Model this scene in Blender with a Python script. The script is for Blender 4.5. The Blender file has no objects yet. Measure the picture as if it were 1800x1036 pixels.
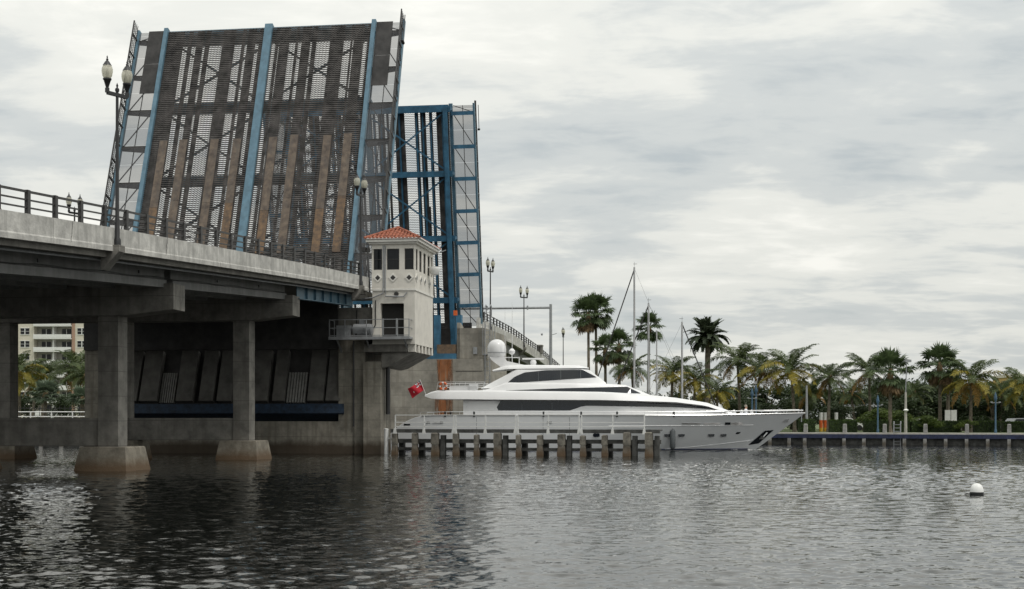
import bpy, math, random
import numpy as np
from mathutils import Vector, Matrix
R = math.radians
random.seed(7)
scn = bpy.context.scene
col = scn.collection

# ------------------------------------------------------------------ camera
F, H, HZ = 2500.0, 2.63, 735.0          # focal length in photo pixels, eye height, horizon row
cam_d = bpy.data.cameras.new('camera')
cam = bpy.data.objects.new('camera', cam_d)
col.objects.link(cam)
cam.location = (0, 0, H)
cam.rotation_euler = (R(90), 0, 0)
cam_d.sensor_width = 36
cam_d.lens = 36 * F / 1800
cam_d.shift_y = (HZ - 518) / 1800
cam_d.clip_end = 6000
scn.camera = cam

# ------------------------------------------------------------------ sky
SUN_EL, SUN_AZ = R(60), R(130)          # azimuth from +Y (view direction), clockwise
w = bpy.data.worlds.new('World')
scn.world = w
w.use_nodes = True
nt = w.node_tree
nt.nodes.clear()
N = nt.nodes.new
Lk = nt.links.new
out = N('ShaderNodeOutputWorld')
sky = N('ShaderNodeTexSky')
sky.sky_type = 'NISHITA'
sky.sun_disc = False
sky.sun_elevation = SUN_EL
sky.sun_rotation = SUN_AZ
bg1 = N('ShaderNodeBackground')
bg1.inputs[1].default_value = 0.12
Lk(sky.outputs[0], bg1.inputs[0])
tc = N('ShaderNodeTexCoord')
sep = N('ShaderNodeSeparateXYZ')
Lk(tc.outputs['Generated'], sep.inputs[0])
def wm(op, a, b=None):
    n = N('ShaderNodeMath')
    n.operation = op
    for i, v in enumerate((a, b)):
        if v is None: continue
        if isinstance(v, (int, float)): n.inputs[i].default_value = v
        else: Lk(v, n.inputs[i])
    return n.outputs[0]
zc = wm('ADD', wm('MAXIMUM', sep.outputs[2], 0.0), 0.17)
cx = wm('DIVIDE', sep.outputs[0], zc)
cy = wm('DIVIDE', sep.outputs[1], zc)
cmb = N('ShaderNodeCombineXYZ')
Lk(cx, cmb.inputs[0]); Lk(cy, cmb.inputs[1])
def cloud_noise(scale, detail, rough, dist, loc, sc=(1, 1, 1)):
    m = N('ShaderNodeMapping')
    m.inputs['Location'].default_value = loc
    m.inputs['Scale'].default_value = sc
    m.inputs['Rotation'].default_value = (0, 0, 0.25)
    Lk(cmb.outputs[0], m.inputs[0])
    n = N('ShaderNodeTexNoise')
    n.inputs['Scale'].default_value = scale
    n.inputs['Detail'].default_value = detail
    n.inputs['Roughness'].default_value = rough
    n.inputs['Distortion'].default_value = dist
    Lk(m.outputs[0], n.inputs['Vector'])
    return n.outputs[0]
n1 = cloud_noise(1.05, 5, 0.5, 0.35, (3.1, 1.7, 0))
n2 = cloud_noise(3.6, 6, 0.55, 0.35, (7.7, 2.2, 0), (0.9, 1.1, 1))
n3 = cloud_noise(9.0, 6, 0.6, 0.6, (1.3, 5.2, 0), (0.7, 1.5, 1))
dens = wm('ADD', wm('ADD', wm('MULTIPLY', n1, 0.54), wm('MULTIPLY', n2, 0.34)), wm('MULTIPLY', n3, 0.12))
ramp = N('ShaderNodeValToRGB')
cr = ramp.color_ramp
cr.interpolation = 'EASE'
cr.elements[0].position = 0.36
cr.elements[0].color = (0.90, 0.89, 0.83, 1)
cr.elements[1].position = 0.64
cr.elements[1].color = (0.47, 0.505, 0.51, 1)
e = cr.elements.new(0.47); e.color = (0.74, 0.745, 0.70, 1)
e = cr.elements.new(0.55); e.color = (0.58, 0.605, 0.595, 1)
Lk(dens, ramp.inputs[0])
bg2 = N('ShaderNodeBackground')
Lk(wm('ADD', wm('MULTIPLY', wm('MAXIMUM', sep.outputs[2], 0.0), 0.8), 0.93), bg2.inputs[1])   # overcast: brighter overhead
Lk(ramp.outputs[0], bg2.inputs[0])
cov = N('ShaderNodeMapRange')            # thin places let a little blue through
cov.inputs['From Min'].default_value = 0.56
cov.inputs['From Max'].default_value = 0.72
cov.inputs['To Min'].default_value = 0.97
cov.inputs['To Max'].default_value = 0.86
Lk(dens, cov.inputs[0])
mx = N('ShaderNodeMixShader')
Lk(cov.outputs[0], mx.inputs[0]); Lk(bg1.outputs[0], mx.inputs[1]); Lk(bg2.outputs[0], mx.inputs[2])
Lk(mx.outputs[0], out.inputs[0])

# ------------------------------------------------------------------ sun
sd = bpy.data.lights.new('sun', 'SUN')
sd.energy = 1.5
sd.angle = R(14)
sd.color = (1.0, 0.96, 0.9)
so = bpy.data.objects.new('sun', sd)
col.objects.link(so)
sv = Vector((math.sin(SUN_AZ) * math.cos(SUN_EL), math.cos(SUN_AZ) * math.cos(SUN_EL), math.sin(SUN_EL)))
so.rotation_euler = sv.to_track_quat('Z', 'Y').to_euler()
so.location = sv * 200

vs = scn.view_settings
vs.view_transform = 'Standard'
vs.look = 'None'
vs.exposure = 0.08
vs.gamma = 1.0
scn.cycles.max_bounces = 8
scn.cycles.sample_clamp_indirect = 2.0
scn.cycles.transparent_max_bounces = 24

# ================================================================== materials
def mat(name, c, rough=0.6, metal=0.0, var=0.18, scale=3.0, bump=0.0, bscale=None, c2=None, streak=0.0,
        streak_c=(0.55, 0.53, 0.5), stain=None, coat=0.0, trans=0.0, spec=0.5, ior=None, form=0.0):
    """plain procedural paint/stone: base colour with noise, optional second colour patches,
    vertical streaks and a tide-line stain (z0, z1, colour) in world height"""
    m = bpy.data.materials.new(name)
    m.use_nodes = True
    t = m.node_tree
    b = t.nodes['Principled BSDF']
    b.inputs['Roughness'].default_value = rough
    b.inputs['Metallic'].default_value = metal
    b.inputs['Coat Weight'].default_value = coat
    b.inputs['Specular IOR Level'].default_value = spec
    if trans: b.inputs['Transmission Weight'].default_value = trans
    if ior: b.inputs['IOR'].default_value = ior
    n, l = t.nodes.new, t.links.new
    g = n('ShaderNodeNewGeometry')
    no = n('ShaderNodeTexNoise')
    no.inputs['Scale'].default_value = scale
    no.inputs['Detail'].default_value = 6
    no.inputs['Roughness'].default_value = 0.65
    l(g.outputs['Position'], no.inputs['Vector'])
    r = n('ShaderNodeValToRGB')
    d = c2 if c2 else tuple(max(0, v * (1 - 2 * var)) for v in c)
    hi = tuple(min(1, v * (1 + var)) for v in c)
    r.color_ramp.elements[0].position = 0.34
    r.color_ramp.elements[0].color = (*d, 1)
    r.color_ramp.elements[1].position = 0.66
    r.color_ramp.elements[1].color = (*hi, 1)
    l(no.outputs[0], r.inputs[0])
    cout = r.outputs[0]
    if streak:
        mp = n('ShaderNodeMapping')
        mp.inputs['Scale'].default_value = (3.0, 3.0, 0.22)
        l(g.outputs['Position'], mp.inputs[0])
        s = n('ShaderNodeTexNoise')
        s.inputs['Scale'].default_value = 1.0
        s.inputs['Detail'].default_value = 5
        l(mp.outputs[0], s.inputs['Vector'])
        mr = n('ShaderNodeMapRange')
        mr.inputs[1].default_value = 0.48
        mr.inputs[2].default_value = 0.68
        mr.inputs[4].default_value = streak
        l(s.outputs[0], mr.inputs[0])
        mi = n('ShaderNodeMix')
        mi.data_type = 'RGBA'
        l(mr.outputs[0], mi.inputs[0]); l(cout, mi.inputs[6]); mi.inputs[7].default_value = (*streak_c, 1)
        cout = mi.outputs[2]
    if form:                         # shutter-board lines left by the formwork
        sp = n('ShaderNodeSeparateXYZ'); l(g.outputs['Position'], sp.inputs[0])
        md = n('ShaderNodeMath'); md.operation = 'PINGPONG'; l(sp.outputs[2], md.inputs[0]); md.inputs[1].default_value = 0.62
        lt = n('ShaderNodeMath'); lt.operation = 'LESS_THAN'; l(md.outputs[0], lt.inputs[0]); lt.inputs[1].default_value = 0.02
        ml = n('ShaderNodeMath'); ml.operation = 'MULTIPLY'; l(lt.outputs[0], ml.inputs[0]); l(no.outputs[0], ml.inputs[1])
        m2 = n('ShaderNodeMath'); m2.operation = 'MULTIPLY'; l(ml.outputs[0], m2.inputs[0]); m2.inputs[1].default_value = form
        mi = n('ShaderNodeMix'); mi.data_type = 'RGBA'
        l(m2.outputs[0], mi.inputs[0]); l(cout, mi.inputs[6]); mi.inputs[7].default_value = (0.05, 0.045, 0.04, 1)
        cout = mi.outputs[2]
    if stain:
        z0, z1, sc = stain
        sp = n('ShaderNodeSeparateXYZ'); l(g.outputs['Position'], sp.inputs[0])
        ad = n('ShaderNodeMath'); ad.operation = 'MULTIPLY_ADD'
        l(no.outputs[0], ad.inputs[0]); ad.inputs[1].default_value = 0.5; l(sp.outputs[2], ad.inputs[2])
        mr = n('ShaderNodeMapRange')
        mr.inputs[1].default_value = z1 + 0.25; mr.inputs[2].default_value = z0 + 0.25
        mr.inputs[3].default_value = 0; mr.inputs[4].default_value = 0.9
        l(ad.outputs[0], mr.inputs[0])
        mi = n('ShaderNodeMix'); mi.data_type = 'RGBA'
        l(mr.outputs[0], mi.inputs[0]); l(cout, mi.inputs[6]); mi.inputs[7].default_value = (*sc, 1)
        cout = mi.outputs[2]
    l(cout, b.inputs['Base Color'])
    if bump:
        n2_ = n('ShaderNodeTexNoise')
        n2_.inputs['Scale'].default_value = bscale or scale * 6
        n2_.inputs['Detail'].default_value = 5
        l(g.outputs['Position'], n2_.inputs['Vector'])
        bp = n('ShaderNodeBump')
        bp.inputs['Strength'].default_value = bump
        bp.inputs['Distance'].default_value = 0.05
        l(n2_.outputs[0], bp.inputs['Height']); l(bp.outputs[0], b.inputs['Normal'])
    return m

M = {}
M['block'] = mat('shaded_concrete_block', (0.125, 0.12, 0.11), 0.9, var=0.2, scale=1.0, streak=0.4, streak_c=(0.1, 0.095, 0.085))  # grey blocks darkened: shade of the pit is put into the colour
M['panel'] = mat('dull_metal_panel', (0.24, 0.235, 0.22), 0.7, var=0.15)
M['tail'] = mat('shaded_blue_paint', (0.012, 0.03, 0.06), 0.7, var=0.3)  # darker copy of the blue paint, with under-bridge shade in its colour
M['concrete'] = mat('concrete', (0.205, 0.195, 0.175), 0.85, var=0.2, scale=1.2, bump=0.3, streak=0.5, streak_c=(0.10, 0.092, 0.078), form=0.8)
M['concrete_pier'] = mat('concrete_pier', (0.24, 0.222, 0.185), 0.85, var=0.22, scale=0.9, bump=0.35, streak=0.65, streak_c=(0.12, 0.105, 0.08), form=0.8, stain=(0.55, 1.05, (0.05, 0.034, 0.02)))
M['footing'] = mat('footing', (0.20, 0.18, 0.145), 0.9, var=0.22, scale=1.5, bump=0.4, streak=.4, streak_c=(.14, .12, .09), stain=(0.2, 0.75, (0.10, 0.062, 0.032)))
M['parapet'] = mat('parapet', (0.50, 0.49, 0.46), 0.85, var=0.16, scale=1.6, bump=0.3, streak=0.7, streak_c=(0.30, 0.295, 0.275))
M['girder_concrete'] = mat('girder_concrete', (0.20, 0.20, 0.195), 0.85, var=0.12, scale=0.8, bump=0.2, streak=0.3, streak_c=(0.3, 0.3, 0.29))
M['far_pier'] = mat('far_pier', (0.30, 0.28, 0.24), 0.85, var=0.2, scale=0.6, bump=0.3, streak=0.55, streak_c=(0.19, 0.17, 0.14), form=0.8)
M['crack'] = mat('crack', (0.03, 0.028, 0.025), 0.9)
M['asphalt'] = mat('asphalt', (0.055, 0.055, 0.055), 0.9, bump=0.3)
M['blue'] = mat('blue_paint', (0.095, 0.185, 0.25), 0.5, var=0.14, scale=1.6, streak=0.3, streak_c=(0.13, 0.22, 0.28))
M['blue_deep'] = mat('deep_blue_paint', (0.042, 0.145, 0.24), 0.5, var=0.2, scale=1.2, streak=0.25, streak_c=(0.03, 0.1, 0.2))
M['grating'] = mat('grating_steel', (0.085, 0.078, 0.074), 0.65, metal=0.2, var=0.35, scale=1.2)
M['dark_steel'] = mat('dark_steel', (0.04, 0.038, 0.037), 0.7, var=0.3, scale=1.0)
M['plate'] = mat('worn_plate', (0.13, 0.10, 0.075), 0.75, var=0.25, scale=1.8, c2=(0.06, 0.046, 0.038), streak=0.5, streak_c=(0.10, 0.088, 0.078))
M['plate2'] = mat('rusty_plate', (0.16, 0.10, 0.055), 0.8, var=0.25, scale=2.4, c2=(0.075, 0.055, 0.042))
M['black'] = mat('black_metal', (0.016, 0.016, 0.017), 0.45, var=0.1)
M['dark_rail'] = mat('dark_bronze_rail', (0.03, 0.028, 0.027), 0.5, var=0.15)
M['galv'] = mat('galvanised_steel', (0.33, 0.34, 0.35), 0.5, metal=0.4, var=0.1)
M['stucco'] = mat('white_stucco', (0.66, 0.63, 0.57), 0.8, var=0.06, scale=1.2, bump=0.25, bscale=30, streak=0.2, streak_c=(0.5, 0.46, 0.4))
M['trim'] = mat('white_trim', (0.72, 0.70, 0.65), 0.6, var=0.06)
M['tile'] = mat('terracotta_tile', (0.30, 0.095, 0.05), 0.8, var=0.3, scale=3.5, bump=0.2, c2=(0.15, 0.05, 0.032))
M['glass'] = mat('dark_glass', (0.012, 0.014, 0.016), 0.06, var=0.1, spec=0.25)
M['interior'] = mat('dark_doorway', (0.012, 0.011, 0.01), 0.8, var=0.1)
M['white'] = mat('white_paint', (0.74, 0.74, 0.72), 0.45, var=0.05)
M['rust'] = mat('rust', (0.27, 0.10, 0.035), 0.85, var=0.3, scale=1.2, c2=(0.15, 0.06, 0.025), streak=0.8, streak_c=(0.28, 0.22, 0.16))
def rust_fade(m):                    # run of rust that thins out towards its edges
    t = m.node_tree; b = t.nodes['Principled BSDF']; n, l = t.nodes.new, t.links.new
    tc_ = n('ShaderNodeTexCoord'); sp = n('ShaderNodeSeparateXYZ'); l(tc_.outputs['Generated'], sp.inputs[0])
    pp = n('ShaderNodeMath'); pp.operation = 'PINGPONG'; l(sp.outputs[0], pp.inputs[0]); pp.inputs[1].default_value = 0.5
    g = n('ShaderNodeNewGeometry'); mp = n('ShaderNodeMapping'); mp.inputs['Scale'].default_value = (2.2, 2.2, 0.25); l(g.outputs['Position'], mp.inputs[0])
    no = n('ShaderNodeTexNoise'); no.inputs['Scale'].default_value = 1.5; no.inputs['Detail'].default_value = 5; l(mp.outputs[0], no.inputs['Vector'])
    ad = n('ShaderNodeMath'); ad.operation = 'ADD'; l(pp.outputs[0], ad.inputs[0]); l(no.outputs[0], ad.inputs[1])
    mr = n('ShaderNodeMapRange'); mr.inputs[1].default_value = 0.55; mr.inputs[2].default_value = 0.85; l(ad.outputs[0], mr.inputs[0])
    tr = n('ShaderNodeBsdfTransparent'); mi = n('ShaderNodeMixShader')
    l(mr.outputs[0], mi.inputs[0]); l(tr.outputs[0], mi.inputs[1]); l(b.outputs[0], mi.inputs[2]); l(mi.outputs[0], t.nodes['Material Output'].inputs[0])
rust_fade(M['rust'])
M['timber'] = mat('weathered_timber', (0.20, 0.185, 0.155), 0.9, var=0.3, scale=2.5, bump=0.5, stain=(0.1, 0.75, (0.12, 0.075, 0.04)))
M['timber_dark'] = mat('dark_timber', (0.085, 0.085, 0.08), 0.85, var=0.3, scale=2, bump=0.3)
M['gel'] = mat('white_gelcoat', (0.74, 0.74, 0.74), 0.38, var=0.02, scale=0.6, coat=0.15)
M['hull'] = mat('silver_hull', (0.68, 0.69, 0.70), 0.36, var=0.02, scale=0.6, coat=0.15)
M['chrome'] = mat('chrome', (0.75, 0.75, 0.75), 0.3, metal=1.0, var=0.02)
M['ywin'] = mat('tinted_window', (0.010, 0.013, 0.018), 0.04, var=0.1, spec=0.5)
M['pile_grey'] = mat('grey_concrete_pile', (0.30, 0.295, 0.28), 0.85, var=0.2, scale=2, bump=0.3, stain=(0.1, 0.5, (0.09, 0.075, 0.055)))
M['navy'] = mat('navy_paint', (0.018, 0.026, 0.07), 0.6, var=0.25)
M['orange'] = mat('orange_band', (0.65, 0.12, 0.02), 0.6, var=0.05)
M['red'] = mat('red_flag', (0.50, 0.008, 0.025), 0.7, var=0.06)
M['union'] = mat('flag_blue', (0.02, 0.025, 0.12), 0.7, var=0.05)
M['skin'] = mat('skin', (0.5, 0.28, 0.19), 0.6, var=0.05)
M['hair'] = mat('grey_hair', (0.32, 0.28, 0.23), 0.8, var=0.15, scale=20)
M['shirt'] = mat('white_shirt', (0.75, 0.76, 0.8), 0.8, var=0.04)
M['trousers'] = mat('dark_trousers', (0.03, 0.035, 0.05), 0.8, var=0.1)
M['fenderm'] = mat('grey_fender', (0.09, 0.10, 0.105), 0.6, var=0.1)
M['bark'] = mat('palm_bark', (0.19, 0.16, 0.125), 0.95, var=0.25, scale=3, bump=0.6)
M['deadfrond'] = mat('dry_frond', (0.20, 0.135, 0.07), 0.9, var=0.3, scale=2)
def leafmat(name, c, c2):
    m = mat(name, c, 0.55, var=0.25, scale=0.9, c2=c2, spec=0.3)
    t = m.node_tree
    b = t.nodes['Principled BSDF']
    tr = t.nodes.new('ShaderNodeBsdfTranslucent')
    mi = t.nodes.new('ShaderNodeMixShader')
    mi.inputs[0].default_value = 0.25
    src = b.inputs['Base Color'].links[0].from_socket
    t.links.new(src, tr.inputs[0])
    o = t.nodes['Material Output']
    t.links.new(b.outputs[0], mi.inputs[1]); t.links.new(tr.outputs[0], mi.inputs[2]); t.links.new(mi.outputs[0], o.inputs[0])
    return m
M['frond'] = leafmat('palm_green', (0.08, 0.105, 0.035), (0.04, 0.06, 0.022))
M['frond_y'] = leafmat('palm_yellow', (0.25, 0.195, 0.025), (0.13, 0.13, 0.025))
M['frond_o'] = leafmat('palm_orange', (0.30, 0.17, 0.04), (0.17, 0.11, 0.03))
M['fan'] = leafmat('fan_palm_green', (0.085, 0.12, 0.05), (0.045, 0.07, 0.03))
M['fan_s'] = leafmat('silver_palm_green', (0.15, 0.19, 0.13), (0.08, 0.11, 0.07))
M['date'] = leafmat('date_palm_green', (0.075, 0.095, 0.055), (0.04, 0.055, 0.032))
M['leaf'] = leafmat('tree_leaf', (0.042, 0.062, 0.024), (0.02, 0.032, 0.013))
M['leaf2'] = leafmat('shrub_leaf', (0.11, 0.15, 0.03), (0.05, 0.08, 0.02))
M['hedge'] = leafmat('hedge_leaf', (0.07, 0.11, 0.028), (0.035, 0.06, 0.018))
M['grass'] = mat('grass', (0.10, 0.13, 0.05), 0.95, var=0.3, scale=0.6, bump=0.4)
M['cap'] = mat('quay_cap', (0.42, 0.40, 0.36), 0.85, var=0.12, bump=0.2)
M['cream'] = mat('cream_wall', (0.62, 0.58, 0.49), 0.85, var=0.05)
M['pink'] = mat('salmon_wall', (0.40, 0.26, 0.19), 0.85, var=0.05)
M['yellow'] = mat('yellow_wall', (0.6, 0.42, 0.16), 0.85, var=0.05)
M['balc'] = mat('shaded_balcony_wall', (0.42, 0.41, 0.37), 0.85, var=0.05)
M['lampblue'] = mat('park_lamp_blue', (0.045, 0.10, 0.16), 0.5, var=0.1)
M['mast'] = mat('aluminium_mast', (0.52, 0.52, 0.52), 0.4, metal=0.4, var=0.06)
M['sailcover'] = mat('blue_sail_cover', (0.02, 0.05, 0.14), 0.8, var=0.1)
M['tan'] = mat('tan_cover', (0.5, 0.4, 0.25), 0.8, var=0.1)
M['amber'] = mat('amber_band', (0.6, 0.36, 0.03), 0.6, var=0.05)

def globe_mat():
    m = mat('frosted_globe', (0.62, 0.60, 0.50), 0.25, var=0.08, scale=8)
    t = m.node_tree; b = t.nodes['Principled BSDF']
    tr = t.nodes.new('ShaderNodeBsdfTransparent'); tr.inputs[0].default_value = (0.95, 0.94, 0.86, 1)
    mi = t.nodes.new('ShaderNodeMixShader'); mi.inputs[0].default_value = 0.4
    t.links.new(b.outputs[0], mi.inputs[1]); t.links.new(tr.outputs[0], mi.inputs[2])
    t.links.new(mi.outputs[0], t.nodes['Material Output'].inputs[0])
    return m
M['globe'] = globe_mat()

def mesh_panel_mat():
    """fine open metal mesh: openings too small to see singly"""
    m = mat('fine_steel_mesh', (0.13, 0.13, 0.135), 0.6, metal=0.2, var=0.1)
    t = m.node_tree; b = t.nodes['Principled BSDF']
    tr = t.nodes.new('ShaderNodeBsdfTransparent')
    mi = t.nodes.new('ShaderNodeMixShader'); mi.inputs[0].default_value = 0.66
    t.links.new(b.outputs[0], mi.inputs[1]); t.links.new(tr.outputs[0], mi.inputs[2])
    t.links.new(mi.outputs[0], t.nodes['Material Output'].inputs[0])
    return m
M['mesh'] = mesh_panel_mat()

# ================================================================== builders
OFF = {}
class MB:
    def __init__(s): s.v = []; s.f = []; s.m = []
    def add(s, vs_, fs, mi=0):
        o = len(s.v); s.v += [tuple(p) for p in vs_]
        s.f += [tuple(i + o for i in f) for f in fs]; s.m += [mi] * len(fs); return s
    def hexa(s, p, mi=0):            # 8 corners: 4 bottom ccw, 4 top ccw
        return s.add(p, [(3, 2, 1, 0), (4, 5, 6, 7), (0, 1, 5, 4), (1, 2, 6, 5), (2, 3, 7, 6), (3, 0, 4, 7)], mi)
    def box(s, x0, x1, y0, y1, z0, z1, mi=0):
        return s.hexa([(x0, y0, z0), (x1, y0, z0), (x1, y1, z0), (x0, y1, z0), (x0, y0, z1), (x1, y0, z1), (x1, y1, z1), (x0, y1, z1)], mi)
    def frus(s, cx, cy, z0, z1, a0, b0, a1, b1, mi=0):
        return s.hexa([(cx - a0, cy - b0, z0), (cx + a0, cy - b0, z0), (cx + a0, cy + b0, z0), (cx - a0, cy + b0, z0),
                       (cx - a1, cy - b1, z1), (cx + a1, cy - b1, z1), (cx + a1, cy + b1, z1), (cx - a1, cy + b1, z1)], mi)
    def prism(s, poly, fn, d0, d1, mi=0):    # poly 2D, fn(u,v,d)->3D
        n = len(poly)
        p = [fn(u, v, d0) for u, v in poly] + [fn(u, v, d1) for u, v in poly]
        fs = [tuple(range(n))[::-1], tuple(range(n, 2 * n))] + [(i, (i + 1) % n, n + (i + 1) % n, n + i) for i in range(n)]
        return s.add(p, fs, mi)
    def beam(s, a, b, w_, h_=None, up=(0, 0, 1), mi=0):
        a, b = Vector(a), Vector(b); h_ = h_ or w_
        d = (b - a).normalized(); u = Vector(up)
        if abs(d.dot(u)) > 0.99: u = Vector((0, 1, 0))
        x = d.cross(u).normalized() * (w_ / 2); y = x.cross(d).normalized() * (h_ / 2)
        return s.hexa([a - x - y, a + x - y, a + x + y, a - x + y, b - x - y, b + x - y, b + x + y, b - x + y], mi)
    def tube(s, pts, r, n=8, mi=0, closed=False):
        pts = [Vector(p) for p in pts]; k = len(pts)
        rs = r if isinstance(r, (list, tuple)) else [r] * k
        V = []; Fs = []
        for i, p in enumerate(pts):
            d = (pts[(i + 1) % k] - pts[i - 1]) if closed else (pts[min(i + 1, k - 1)] - pts[max(i - 1, 0)])
            d.normalize(); u = Vector((0, 0, 1)) if abs(d.z) < 0.95 else Vector((0, 1, 0))
            x = d.cross(u).normalized(); y = x.cross(d)
            for j in range(n):
                t = 2 * math.pi * j / n
                V.append(p + (x * math.cos(t) + y * math.sin(t)) * rs[i])
        for i in range(k if closed else k - 1):
            for j in range(n):
                a = i * n + j; b = i * n + (j + 1) % n; c = ((i + 1) % k) * n
                Fs.append((a, b, c + (j + 1) % n, c + j))
        if not closed: Fs += [tuple(range(n))[::-1], tuple(range((k - 1) * n, k * n))]
        return s.add(V, Fs, mi)
    def lathe(s, prof, c=(0, 0, 0), n=14, mi=0):
        V = []; Fs = []
        for r_, z_ in prof:
            for j in range(n):
                t = 2 * math.pi * j / n; V.append((c[0] + r_ * math.cos(t), c[1] + r_ * math.sin(t), c[2] + z_))
        for i in range(len(prof) - 1):
            for j in range(n): Fs.append((i * n + j, i * n + (j + 1) % n, (i + 1) * n + (j + 1) % n, (i + 1) * n + j))
        Fs += [tuple(range(n))[::-1], tuple(range((len(prof) - 1) * n, len(prof) * n))]
        return s.add(V, Fs, mi)
    def mesh(s, name, mats, smooth=False, off=(0, 0, 0)):
        me = bpy.data.meshes.new(name)
        me.from_pydata([(x - off[0], y - off[1], z - off[2]) for x, y, z in s.v], [], s.f)
        for m_ in (mats if isinstance(mats, (list, tuple)) else [mats]): me.materials.append(M[m_])
        if isinstance(mats, (list, tuple)) and len(mats) > 1: me.polygons.foreach_set('material_index', s.m)
        me.polygons.foreach_set('use_smooth', [smooth] * len(me.polygons))
        if smooth:
            try: me.set_sharp_from_angle(angle=R(38))
            except Exception: pass
        me.update(); return me
    def build(s, name, mats, parent=None, smooth=False):
        off = OFF.get(parent.name, (0, 0, 0)) if parent else (0, 0, 0)
        return obj(name, s.mesh(name, mats, smooth, off), parent)
def obj(name, me, parent=None, loc=None, rot=None):
    o = bpy.data.objects.new(name, me); col.objects.link(o)
    if parent:
        o.parent = parent
        if parent.name in OFF and me is not None: OFF[o.name] = OFF[parent.name]
    if loc: o.location = loc
    if rot: o.rotation_euler = rot
    return o
def tag(o, label=None, cat=None, group=None, kind=None):
    if label: o['label'] = label
    if cat: o['category'] = cat
    if group: o['group'] = group
    if kind: o['kind'] = kind
    return o
def thing(name, label, cat, loc=(0, 0, 0), rz=0.0, group=None):
    o = obj(name, None); o.location = loc; o.rotation_euler = (0, 0, rz); o.empty_display_size = 0.3
    return tag(o, label, cat, group)
def copy_tree(o, parent=None):
    c = o.copy(); col.objects.link(c); c.parent = parent
    for ch in list(o.children): copy_tree(ch, c)
    return c
def at(px, py, Y): return Vector(((px - 900) / F * Y, Y, H + (HZ - py) / F * Y))
# ---- bridge frame: x to the right across the bridge, y along it away from the camera, x = 0 at the right edge
A = R(8.5); SA, CA = math.sin(A), math.cos(A); BO = Vector((-10.4, 104, 0))
def bw(x, y, z=0): return Vector((BO.x + x * CA + y * SA, BO.y - x * SA + y * CA, z))
def bthing(name, label, cat, x, y, z=0.0, group=None):
    o = thing(name, label, cat, bw(x, y, z), -A, group); OFF[o.name] = (x, y, z); return o
def bpx(px, x=0.0):                # y along the bridge of the line x seen at a photo column
    k = (px - 900) / F
    return (BO.x + x * CA - k * (BO.y - x * SA)) / (k * CA - SA)
_pz = [(-75, 8.7), (-64, 9.4), (-53.7, 10.12), (-44, 10.72), (-30, 11.47), (-15, 12.25), (-1.6, 12.85), (8, 13.1), (24, 13.35), (46, 13.3), (72, 12.85), (95.5, 11.9), (118, 10.5), (150, 8.2), (185, 5.6)]
_ys = [p[0] for p in _pz]; _zs = [p[1] for p in _pz]
def pz(y): return float(np.interp(y, _ys, _zs))      # parapet top height along the bridge
def extr(poly, y0, y1, dz0=0, dz1=0, m=None):        # profile (x, z above parapet top) swept along the bridge
    m = m or MB(); n = max(1, int(abs(y1 - y0) / 4))
    for i in range(n):
        a = y0 + (y1 - y0) * i / n; b = y0 + (y1 - y0) * (i + 1) / n
        V = [(x, a, z + pz(a)) for x, z in poly] + [(x, b, z + pz(b)) for x, z in poly]; k = len(poly)
        fs = [(j, (j + 1) % k, k + (j + 1) % k, k + j) for j in range(k)]
        if i == 0: fs.append(tuple(range(k))[::-1])
        if i == n - 1: fs.append(tuple(range(k, 2 * k)))
        m.add(V, fs)
    return m
def rect(x0, x1, z0, z1): return [(x0, z0), (x1, z0), (x1, z1), (x0, z1)]
W = 24.6      # approach width

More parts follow.
